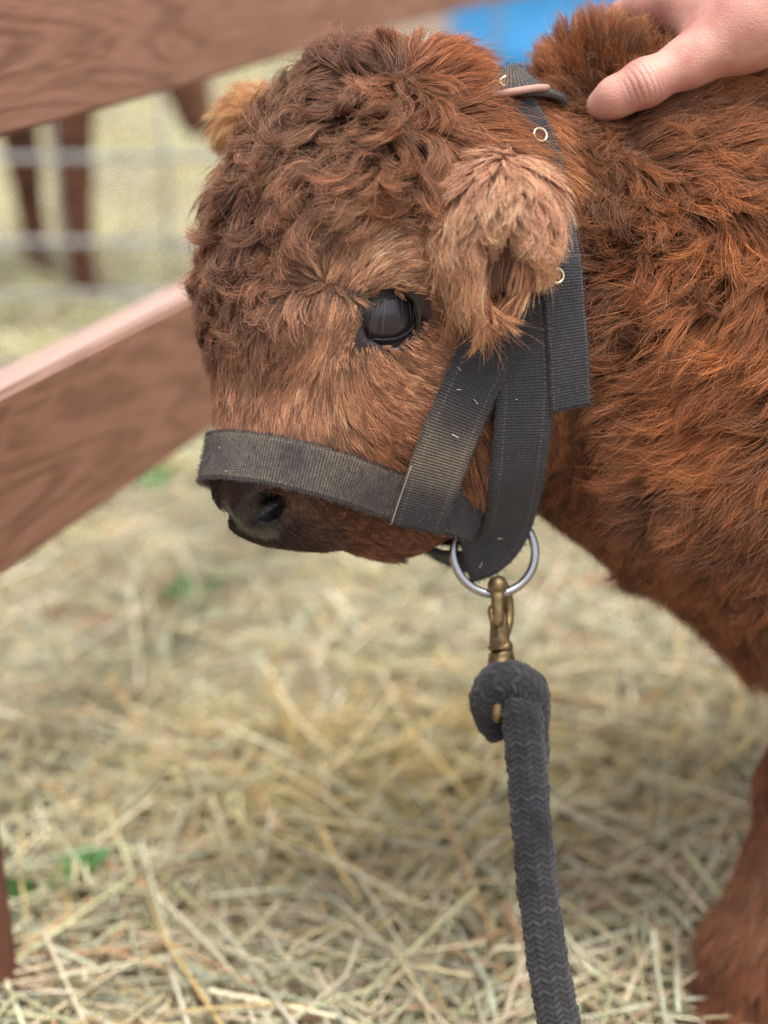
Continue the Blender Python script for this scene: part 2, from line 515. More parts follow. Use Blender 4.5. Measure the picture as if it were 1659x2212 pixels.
dm = math_node('MULTIPLY', dm, at.outputs['Fac'], n, l)
# two rows of pale stitching along the edges
av = math_node('ABSOLUTE', sep.outputs[1], None, n, l)
st = n.new('ShaderNodeMath'); st.operation = 'COMPARE'; l.new(av, st.inputs[0]); st.inputs[1].default_value = 0.0117; st.inputs[2].default_value = 0.00055
dash = math_node('GREATER_THAN', math_node('SINE', math_node('MULTIPLY', sep.outputs[0], 2 * math.pi / 0.0034, n, l), None, n, l), -0.35, n, l)
stf = math_node('MULTIPLY', math_node('MULTIPLY', st.outputs[0], dash, n, l), math_node('MULTIPLY', nz.outputs[0], 0.55, n, l), n, l)
dm = math_node('MINIMUM', math_node('ADD', dm, stf, n, l), 1.0, n, l)
mx = n.new('ShaderNodeMix'); mx.data_type = 'RGBA'
mx.inputs[6].default_value = (0.036, 0.036, 0.042, 1); mx.inputs[7].default_value = (0.30, 0.24, 0.17, 1)
l.new(dm, mx.inputs[0])
mx2 = n.new('ShaderNodeMix'); mx2.data_type = 'RGBA'; mx2.blend_type = 'MULTIPLY'; mx2.inputs[0].default_value = 0.55
l.new(mx.outputs[2], mx2.inputs[6]); l.new(nf.outputs[0], mx2.inputs[7])
mx3 = n.new('ShaderNodeMix'); mx3.data_type = 'RGBA'; mx3.blend_type = 'ADD'; mx3.inputs[0].default_value = 1
l.new(mx2.outputs[2], mx3.inputs[6]); mx3.inputs[7].default_value = (0.006, 0.006, 0.007, 1)
l.new(mx3.outputs[2], bs.inputs['Base Color'])
bs.inputs['Roughness'].default_value = 0.95
bs.inputs['Specular IOR Level'].default_value = 0.2
bs.inputs['Sheen Weight'].default_value = 0.12; bs.inputs['Sheen Roughness'].default_value = 0.6
hsum = math_node('ADD', math_node('MULTIPLY', wv, 0.8, n, l), math_node('MULTIPLY', nf.outputs[0], 0.9, n, l), n, l)
bp = n.new('ShaderNodeBump'); bp.inputs['Strength'].default_value = 0.9; bp.inputs['Distance'].default_value = 0.0009
l.new(hsum, bp.inputs['Height']); l.new(bp.outputs[0], bs.inputs['Normal'])

halter = empty('halter', C(950, 900, 0.9), label='worn black webbing halter on the head of the calf', category='halter')
STRAPS = []
FUZZ = []
def ribbon(name, P, N, width, th, dustv, closed=False, rag=0.0002):
    """a woven strap: centre line P, outward normals N, width, thickness"""
    P = np.asarray(P); K = len(P)
    T = nrm(np.roll(P, -1, 0) - np.roll(P, 1, 0)) if closed else nrm(np.gradient(P, axis=0))
    N = nrm(N - T * np.sum(N * T, 1)[:, None]); B = np.cross(T, N)
    width = np.broadcast_to(np.asarray(width, float), (K,))
    e = 0.0012
    cs = [(-1, -th / 2 + e), (-1, th / 2 - e), (-0.94, th / 2), (-0.8, th / 2 + .0003), (-0.4, th / 2), (0, th / 2), (0.4, th / 2), (0.8, th / 2 + .0003), (0.94, th / 2), (1, th / 2 - e), (1, -th / 2 + e), (0.93, -th / 2), (-0.93, -th / 2)]
    m = len(cs); V = []; UV = []
    S = np.concatenate([[0], np.cumsum(np.linalg.norm(np.diff(P, axis=0), axis=1))])
    for i in range(K):
        wj = width[i] / 2 + rng.normal(0, rag)
        for (a, b) in cs:
            V.append(P[i] + B[i] * a * wj + N[i] * b); UV.append((S[i], a * width[i] / 2))
    F = []
    for i in range(K if closed else K - 1):
        j = (i + 1) % K
        for c in range(m):
            F.append((i * m + c, i * m + (c + 1) % m, j * m + (c + 1) % m, j * m + c))
    if not closed:
        F.append(tuple(range(m))[::-1]); F.append(tuple((K - 1) * m + c for c in range(m)))
    me = mesh_from(name, V, F, webm)
    uvl = me.uv_layers.new(name='UVMap')
    UV = np.array(UV)
    li = np.zeros(len(me.loops), int); me.loops.foreach_get('vertex_index', li)
    uvl.data.foreach_set('uv', UV[li].astype(np.float32).ravel())
    da = me.attributes.new('dust', 'FLOAT', 'POINT')
    da.data.foreach_set('value', np.repeat(np.broadcast_to(np.asarray(dustv, np.float32), (K,)), m).astype(np.float32))
    o = add_obj(name, me, halter)
    u, v, d = proj(P); STRAPS.append(np.stack([u, v], 1))
    FUZZ.append((P, T, N, B, width, th))
    # two rows of stitching thread, as one raised part
    return o, P, T, N, B

def path(pts, off, sm=14, flat=0.0):
    """strap centre line over the coat, from photo positions"""
    q = catmull([(a, b, 0) for a, b in pts], 9.0)
    D = np.array([bare.hit(a, b, off)[1] for a, b, _ in q])
    D = smooth1(D, sm * 3)
    P = np.array([C(a, b, dd) for (a, b, _), dd in zip(q, D)])
    N = bare.normal(P, 0.012)
    N = smooth1(nrm(N * (1 - flat) - FWD * flat), 40)
    return P, nrm(N)

# noseband: a closed loop round the muzzle
c0 = C(700, 1052, DM(700))
e1 = nrm(C(1010, 1160, DM(1010)) - C(435, 992, DM(435))); e2 = nrm(LAT - e1 * (LAT @ e1)); e3 = np.cross(e1, e2)
TH = np.linspace(0, 2 * math.pi, 220, endpoint=False)
rad = []
for t in TH:
    dv = e1 * math.cos(t) + e2 * math.sin(t)
    rr = np.linspace(0.02, 0.13, 240)
    f = bare.sdf(c0 + rr[:, None] * dv) - 0.0045
    k = int(np.argmax(f > 0)) if (f > 0).any() else -1
    rad.append(rr[k])
rad = np.array(rad)
chin = np.exp(-(np.minimum(TH, 2 * math.pi - TH) / 0.42) ** 2)
rad = np.maximum(rad, 0.098 * chin)
rad = smooth1(rad, 18, True)
P = c0 + rad[:, None] * (np.cos(TH)[:, None] * e1 + np.sin(TH)[:, None] * e2)
Nn = nrm(np.roll(P, -1, 0) - np.roll(P, 1, 0)); Nn = nrm(np.cross(e3, Nn)); Nn *= np.sign(np.sum(Nn * (P - c0), 1))[:, None]
P = catmull(np.vstack([P, P[:1]]), 0.0024)[:-1]
Nn = nrm(np.roll(P, -1, 0) - np.roll(P, 1, 0)); Nn = nrm(np.cross(e3, Nn)); Nn *= np.sign(np.sum(Nn * (P - c0), 1))[:, None]
Nn = nrm(smooth1(nrm(0.45 * Nn + 0.55 * bare.normal(P, 0.012)), 25, True))
u, v, d = proj(P)
ribbon('noseband', P, Nn, 0.0285, 0.0038, 2.1 * smoothstep(980, 860, u) + 0.4, closed=True)
# cheek strap
P, Nn = path([(1100, 660), (1062, 740), (1010, 850), (960, 970), (920, 1075), (897, 1138)], 0.0085, flat=0.3)
Nc = smoothstep(0.55, 0.9, np.linspace(0, 1, len(P)))
P = P + Nn * 0.0022 * Nc[:, None]
ribbon('cheek_strap', P, Nn, 0.0330, 0.0040, 0.3 + 3.2 * np.exp(-((np.linspace(0, 1, len(P)) - 0.68) / 0.14) ** 2))
k0 = int(len(P) * 0.74)
Tc = nrm(np.gradient(P, axis=0)); Bc_ = nrm(np.cross(Tc, Nn)); sgn_ = -np.sign(np.mean(Bc_ @ RIGHT))
SEAM = (P + Bc_ * sgn_ * 0.0158 + Nn * 0.0022)[k0:]
# jaw strap that folds round the ring
P, Nn = path([(1122, 650), (1130, 740), (1132, 860), (1122, 980), (1110, 1075), (1093, 1140), (1058, 1190), (1005, 1212)], 0.012, flat=0.6)
ribbon('jaw_strap', P, Nn, 0.0345, 0.0042, 0.3)
JAWEND = P[-1].copy()
DR = float(np.mean(proj(P[-14:])[2])) + 0.006
# under-chin keeper, seen below the jaw
P = catmull([C(1040, 1212, DR + 0.006), C(985, 1212, DR + 0.012), C(920, 1188, DR + 0.03), C(870, 1150, DR + 0.05)], 0.0025)
ribbon('chin_strap', P, np.tile(nrm(-UP * 0.9 - FWD * 0.5), (len(P), 1)), 0.027, 0.004, 0.25)
# crown strap with its hanging tail
ptsc = [(1120, 205), (1168, 300), (1196, 420), (1210, 540), (1218, 660), (1226, 770), (1231, 882)]
P, Nn = path(ptsc, 0.021, sm=30, flat=0.35)
dd = proj(P)[2]; tt = np.linspace(0, 1, len(P))
dl = dd[0] + (dd[-1] - dd[0]) * tt
P = np.array([C(*proj(p)[:2], min(a, b + 0.004)) for p, a, b in zip(P, dd, dl)]) + FWD * (0.018 * smoothstep(0.62, 0.25, tt))[:, None]
CROWN_P, CROWN_N = P, Nn
ribbon('crown_strap', P, Nn, 0.0268, 0.0040, 0.25)
# the part that crosses the poll
Dp = proj(P[0])[2]
P = catmull([C(985, 250, Dp + 0.045), C(1030, 205, Dp + 0.022), C(1080, 180, Dp + 0.006), C(1130, 174, Dp + 0.004), C(1168, 188, Dp + 0.018), C(1190, 225, Dp + 0.05), C(1205, 290, Dp + 0.09)], 0.0025)
ribbon('poll_strap', P, np.tile(nrm(UP * 0.55 - FWD * 0.83), (len(P), 1)), 0.0250, 0.0040, 1.6)
POLL_P = P
threadm, n, l, bs = new_mat('thread')
bs.inputs['Base Color'].default_value = (0.34, 0.29, 0.22, 1); bs.inputs['Roughness'].default_value = 0.9
# pale leather strip on the poll strap
leather, n, l, bs = new_mat('pale_leather')
bs.inputs['Base Color'].default_value = (0.46, 0.27, 0.21, 1); bs.inputs['Roughness'].default_value = 0.7
def tube(name, P, r, mat, parent, seg=12, cap=True):
    P = np.asarray(P); K = len(P); r = np.broadcast_to(np.asarray(r, float), (K,))
    T = nrm(np.gradient(P, axis=0)); ref = np.array([0.31, 0.2, 0.93])
    A = nrm(np.cross(T, ref)); B = np.cross(T, A); V = []
    for i in range(K):
        for j in range(seg):
            a = 2 * math.pi * j / seg
            V.append(P[i] + r[i] * (A[i] * math.cos(a) + B[i] * math.sin(a)))
    F = [(i * seg + j, i * seg + (j + 1) % seg, (i + 1) * seg + (j + 1) % seg, (i + 1) * seg + j) for i in range(K - 1) for j in range(seg)]
    if cap: F += [tuple(range(seg))[::-1], tuple((K - 1) * seg + j for j in range(seg))]
    return add_obj(name, mesh_from(name, V, F, mat), parent)
tube('seam', SEAM, 0.00055, threadm, halter, 6)
tube('leather_keeper', catmull([C(1045, 214, Dp + 0.004), C(1080, 203, Dp - 0.006), C(1120, 196, Dp - 0.008), C(1160, 190, Dp - 0.004), C(1182, 190, Dp + 0.004)], 0.004), 0.0022, leather, halter)

def torus(name, c, nrmv, R, r, mat, parent, seg=48, sides=12, squash=1.0):
    nv = nrm(nrmv); a = nrm(np.cross(nv, [0.1, 0.3, 0.9])); b = np.cross(nv, a); V = []
    for i in range(seg):
        t = 2 * math.pi * i / seg; rd = a * math.cos(t) + b * math.sin(t)
        for j in range(sides):
            s = 2 * math.pi * j / sides
            V.append(np.asarray(c) + rd * (R + r * math.cos(s)) + nv * r * squash * math.sin(s))
    F = [(i * sides + j, ((i + 1) % seg) * sides + j, ((i + 1) % seg) * sides + (j + 1) % sides, i * sides + (j + 1) % sides) for i in range(seg) for j in range(sides)]
    return add_obj(name, mesh_from(name, V, F, mat), parent)
eyelm, n, l, bs = new_mat('eyelet_metal')
bs.inputs['Base Color'].default_value = (0.80, 0.70, 0.48, 1); bs.inputs['Metallic'].default_value = 1; bs.inputs['Roughness'].default_value = 0.28
holem, n, l, bs = new_mat('eyelet_hole')
bs.inputs['Base Color'].default_value = (0.05, 0.022, 0.01, 1); bs.inputs['Roughness'].default_value = 0.9
def eyelet(c, nv, R=0.0041):
    o = torus('eyelet', c, nv, R, 0.00095, eyelm, halter, 28, 8, 0.8)
    a = nrm(np.cross(nv, [0.1, 0.3, 0.9])); b = np.cross(nv, a)
    vs = [c + nv * -0.0004] + [c + R * (a * math.cos(t) + b * math.sin(t)) for t in np.linspace(0, 2 * math.pi, 16, endpoint=False)]
    h = add_obj('eyelet_hole', mesh_from('eyelet_hole', vs, [(0, i + 1, (i + 1) % 16 + 1) for i in range(16)], holem), None)
    h.parent = o
for tu, tv in ((1203, 598), (1196, 440), (1168, 292)):
    k = int(np.argmin(np.hypot(proj(CROWN_P)[0] - tu - 10, proj(CROWN_P)[1] - tv)))
    Bc = nrm(np.cross(nrm(CROWN_P[k] - CROWN_P[k - 3]), CROWN_N[k]))
    p0 = CROWN_P[k] + CROWN_N[k] * 0.0027
    du = (tu - proj(p0)[0]) / FV * proj(p0)[2]
    eyelet(p0 + Bc * (du / (Bc @ RIGHT)), CROWN_N[k])
eyelet(C(1096, 176, Dp + 0.0025), nrm(UP * 0.55 - FWD * 0.83), 0.0043)

flv, flf = [], []
for (Pp, T, N, B, w, th) in FUZZ:
    for q in range(4):
        i = rng.integers(2, len(Pp) - 2); a = rng.uniform(-0.8, 0.8)
        c = Pp[i] + B[i] * a * w[i] / 2 + N[i] * (th / 2 + 0.0008)
        d = nrm(T[i] * rng.normal() + B[i] * rng.normal()); e = np.cross(N[i], d); Lq = rng.uniform(0.0005, 0.0024); Wq = rng.uniform(0.0002, 0.0004); b0 = len(flv)
        flv += [c - d * Lq - e * Wq, c + d * Lq - e * Wq * .5, c + d * Lq + e * Wq * .5, c - d * Lq + e * Wq, c + N[i] * Wq * 1.5]
        flf += [(b0, b0 + 1, b0 + 4), (b0 + 1, b0 + 2, b0 + 4), (b0 + 2, b0 + 3, b0 + 4), (b0 + 3, b0, b0 + 4)]
lintm, n, l, bs = new_mat('straw_lint')
bs.inputs['Base Color'].default_value = (0.68, 0.58, 0.42, 1); bs.inputs['Roughness'].default_value = 0.6
add_obj('straw_lint', mesh_from('straw_lint', flv, flf, lintm, False), halter, kind='stuff')
# ring
steel, n, l, bs = new_mat('steel_ring')
bs.inputs['Base Color'].default_value = (0.42, 0.42, 0.43, 1); bs.inputs['Metallic'].default_value = 1; bs.inputs['Roughness'].default_value = 0.22
nz = n.new('ShaderNodeTexNoise'); nz.inputs['Scale'].default_value = 260; nz.inputs['Detail'].default_value = 4
bp = n.new('ShaderNodeBump'); bp.inputs['Strength'].default_value = 0.12; bp.inputs['Distance'].default_value = 0.0006
l.new(nz.outputs[0], bp.inputs['Height']); l.new(bp.outputs[0], bs.inputs['Normal'])
RC = C(1068, 1194, DR); ringn = nrm(-FWD + RIGHT * 0.10 + UP * 0.05)
torus('ring', RC, ringn, 89.0 / FV * DR, 0.0028, steel, halter, 96, 20)

# ------------------------------------------------------------------ lead rope with brass snap
brass, n, l, bs = new_mat('aged_brass')
nz = n.new('ShaderNodeTexNoise'); nz.inputs['Scale'].default_value = 160; nz.inputs['Detail'].default_value = 6
tc = n.new('ShaderNodeTexCoord'); l.new(tc.outputs['Object'], nz.inputs['Vector'])
cr = n.new('ShaderNodeValToRGB')
cr.color_ramp.elements[0].position = 0.3; cr.color_ramp.elements[0].color = (0.10, 0.068, 0.034, 1)
cr.color_ramp.elements[1].position = 0.7; cr.color_ramp.elements[1].color = (0.36, 0.26, 0.125, 1)
l.new(nz.outputs[0], cr.inputs[0]); l.new(cr.outputs[0], bs.inputs['Base Color'])
bs.inputs['Metallic'].default_value = 0.9; bs.inputs['Roughness'].default_value = 0.5
bp = n.new('ShaderNodeBump'); bp.inputs['Strength'].default_value = 0.2; bp.inputs['Distance'].default_value = 0.0005
l.new(nz.outputs[0], bp.inputs['Height']); l.new(bp.outputs[0], bs.inputs['Normal'])
slotm, n, l, bs = new_mat('dark_slot')
bs.inputs['Base Color'].default_value = (0.02, 0.014, 0.008, 1); bs.inputs['Roughness'].default_value = 0.8
lead = empty('lead_rope', C(1150, 1800, 0.86), label='thick black braided lead rope with a brass snap clipped to the halter ring', category='rope')
def lathe(name, rows, mat, parent, seg=28, D=None):
    """rows: (u, v, radius in photo units, depth)"""
    q = catmull([(a, b, r, d) for a, b, r, d in rows], 2.2)
    P = np.array([C(a, b, d) for a, b, r, d in q]); R = q[:, 2] / FV * q[:, 3]
    return tube(name, P, R, mat, parent, seg)
DS = DR - 0.001
snap = lathe('snap_bolt', [(1074, 1243, 3, DS - .004), (1074.5, 1247, 13, DS - .004), (1075, 1256, 20, DS - .004), (1075, 1266, 22, DS - .004), (1075, 1274, 20, DS - .004), (1075, 1279, 15, DS - .004), (1075, 1300, 14, DS - .005), (1075, 1335, 14, DS - .005), (1076, 1350, 12, DS - .004)], brass, lead)
lathe('snap_barrel', [(1077, 1322, 8, DS), (1077, 1326, 15, DS), (1078, 1334, 19, DS), (1079, 1365, 21, DS), (1079, 1388, 22, DS), (1080, 1394, 22, DS), (1081, 1395, 27, DS), (1081, 1400, 28, DS), (1081, 1404, 25, DS)], brass, lead)
lathe('snap_swivel', [(1081, 1404, 20, DS), (1082, 1408, 26, DS), (1083, 1418, 28, DS), (1084, 1432, 31, DS), (1085, 1446, 30, DS), (1085, 1460, 20, DS)], brass, lead)
tube('snap_hook', catmull([C(1076, 1262, DS - .002), C(1086, 1264, DS + .005), C(1096, 1285, DS + .0085), C(1099, 1315, DS + .009), C(1098, 1345, DS + .007), C(1090, 1372, DS + .002)], 0.0012), 0.0033, brass, lead, 14)
tube('snap_thumb_lever', catmull([C(1063, 1312, DS - .003), C(1061, 1322, DS - .0055), C(1063, 1335, DS - .006), C(1068, 1346, DS - .005)], 0.001), 0.0022, brass, lead, 12)
def box_between(name, p, q, wv_, dv_, mat, parent):
    p, q = np.asarray(p), np.asarray(q); V = [a + s * wv_ + t * dv_ for a in (p, q) for s, t in ((-1, -1), (1, -1), (1, 1), (-1, 1))]
    F = [(0, 1, 2, 3), (7, 6, 5, 4), (0, 4, 5, 1), (1, 5, 6, 2), (2, 6, 7, 3), (3, 7, 4, 0)]
    return add_obj(name, mesh_from(name, V, F, mat, False), parent)
box_between('snap_slot', C(1071, 1340, DS - .0054), C(1072, 1376, DS - .0060), RIGHT * .0011, FWD * .0006, slotm, lead)
torus('snap_eye', C(1082, 1505, DS + .003), nrm(RIGHT * .8 - FWD * .6), 0.0125, 0.0030, brass, lead, 40, 12)
lathe('snap_eye_end', [(1074, 1504, 8, DS - .008), (1074, 1515, 12, DS - .009), (1074, 1535, 13, DS - .009), (1075, 1552, 11, DS - .008), (1076, 1560, 4, DS - .007)], brass, lead)

ropem, n, l, bs = new_mat('braided_rope')
at = n.new('ShaderNodeAttribute'); at.attribute_name = 'crest'
nz = n.new('ShaderNodeTexNoise'); nz.inputs['Scale'].default_value = 28; nz.inputs['Detail'].default_value = 6
nf = n.new('ShaderNodeTexNoise'); nf.inputs['Scale'].default_value = 900; nf.inputs['Detail'].default_value = 2
tc = n.new('ShaderNodeTexCoord')
for q in (nz, nf): l.new(tc.outputs['Object'], q.inputs['Vector'])
wr = n.new('ShaderNodeMapRange'); wr.inputs[1].default_value = 0.35; wr.inputs[2].default_value = 0.7; wr.inputs[3].default_value = 0.15; wr.inputs[4].default_value = 0.95
l.new(nz.outputs[0], wr.inputs[0])
fac = math_node('MULTIPLY', at.outputs['Fac'], wr.outputs[0], n, l)
mx = n.new('ShaderNodeMix'); mx.data_type = 'RGBA'
mx.inputs[6].default_value = (0.010, 0.010, 0.012, 1); mx.inputs[7].default_value = (0.058, 0.055, 0.057, 1)
l.new(fac, mx.inputs[0]); l.new(mx.outputs[2], bs.inputs['Base Color'])
bs.inputs['Roughness'].default_value = 0.85; bs.inputs['Specular IOR Level'].default_value = 0.25
bs.inputs['Sheen Weight'].default_value = 0.2
bp = n.new('ShaderNodeBump'); bp.inputs['Strength'].default_value = 0.5; bp.inputs['Distance'].default_value = 0.0006
l.new(nf.outputs[0], bp.inputs['Height']); l.new(bp.outputs[0], bs.inputs['Normal'])
ROPEFUZZ = []
def braid(name, ctrl, parent, wales=14, pitch=0.0050, amp=0.0011):
    """tube with interlocking V stitches modelled as relief; ctrl rows (u, v, D, radius m)"""
    q = catmull([tuple(C(a, b, d)) + (r,) for a, b, d, r in ctrl], 0.00085)
    P, R = q[:, :3], q[:, 3]; K = len(P)
    T = nrm(np.gradient(P, axis=0)); ref = nrm(FWD + 0.15 * RIGHT)
    A = nrm(np.cross(T, np.cross(ref, T))); B = np.cross(T, A)
    S = np.concatenate([[0], np.cumsum(np.linalg.norm(np.diff(P, axis=0), axis=1))])
    M = wales * 8
    th = np.arange(M) / M * wales
    col = np.floor(th); a = (th - col) * 2 - 1
    sg = np.where(col % 2 == 0, 1.0, -1.0)
    ph = S[:, None] / pitch + sg[None] * a[None] * 0.42
    bump = np.abs(np.sin(math.pi * ph)) ** 0.7 * (1 - 0.45 * np.abs(a)[None] ** 3)
    jit = 0.30 * np.sin(col[None] * 12.9 + np.floor(ph) * 78.2) + 0.18 * np.sin(col[None] * 3.1 + S[:, None] * 90.0)
    h = bump * (1 + jit)
    rr = R[:, None] + amp * (h - 0.7) + 0.00035 * np.sin(S[:, None] * 310 + 2 * np.sin(th[None] * 0.9)) + 0.0003 * np.sin(th[None] * 1.3 + S[:, None] * 140)
    ang = 2 * math.pi * th / wales
    X = P[:, None] + rr[..., None] * (A[:, None] * np.cos(ang)[None, :, None] + B[:, None] * np.sin(ang)[None, :, None])
    ii, jj = np.meshgrid(np.arange(K - 1), np.arange(M), indexing='ij')
    j2 = (jj + 1) % M
    F = np.stack([ii * M + jj, ii * M + j2, (ii + 1) * M + j2, (ii + 1) * M + jj], -1).reshape(-1, 4)
    F = list(map(tuple, F)) + [tuple(range(M))[::-1], tuple((K - 1) * M + j for j in range(M))]
    me = mesh_from(name, X.reshape(-1, 3), F, ropem)
    da = me.attributes.new('crest', 'FLOAT', 'POINT')
    da.data.foreach_set('value', np.clip(h, 0, 1.2).astype(np.float32).ravel())
    ROPEFUZZ.append((P, T, R))
    return add_obj(name, me, parent)
D0 = DS
braid('rope_loop', [(1082, 1590, D0 + .010, .0085), (1064, 1555, D0 + .008, .0105), (1056, 1515, D0 + .002, .0122), (1068, 1482, D0 - .004, .0130), (1098, 1470, D0 - .006, .0132), (1132, 1484, D0 - .004, .0130), (1147, 1516, D0 + .002, .0122), (1152, 1570, D0 + .004, .0102), (1158, 1630, D0 + .004, .0080), (1160, 1690, D0 + .004, .0035)], lead, wales=14, pitch=.0038)
braid('rope', [(1112, 1468, D0 + .004, .0112), (1122, 1515, D0 - .004, .0124), (1132, 1580, D0 - .010, .0128), (1142, 1700, D0 - .016, .0126), (1152, 1830, D0 - .024, .0125), (1172, 2000, D0 - .034, .0124), (1196, 2150, D0 - .044, .0127), (1222, 2280, D0 - .055, .0128), (1265, 2450, D0 - .075, .0128), (1330, 2680, D0 - .12, .0128)], lead, wales=16, pitch=.0037)

# ------------------------------------------------------------------ coat: hair strands grown on the hide
def tri_sample(V, F, dens):
    """random points on the faces, dens = strands per square metre at each face"""
    T = []
    for f in F:
        T.append((f[0], f[1], f[2]))
        if len(f) == 4: T.append((f[0], f[2], f[3]))
    T = np.array(T)
    A, B, Cc = V[T[:, 0]], V[T[:, 1]], V[T[:, 2]]
    ar = 0.5 * np.linalg.norm(np.cross(B - A, Cc - A), axis=1)
    cen = (A + B + Cc) / 3
    dn = dens(cen)
    cnt = rng.poisson(ar * dn)
    idx = np.repeat(np.arange(len(T)), cnt)
    r1, r2 = np.sqrt(rng.random(len(idx))), rng.random(len(idx))
    return (1 - r1)[:, None] * A[idx] + (r1 * (1 - r2))[:, None] * B[idx] + (r1 * r2)[:, None] * Cc[idx]

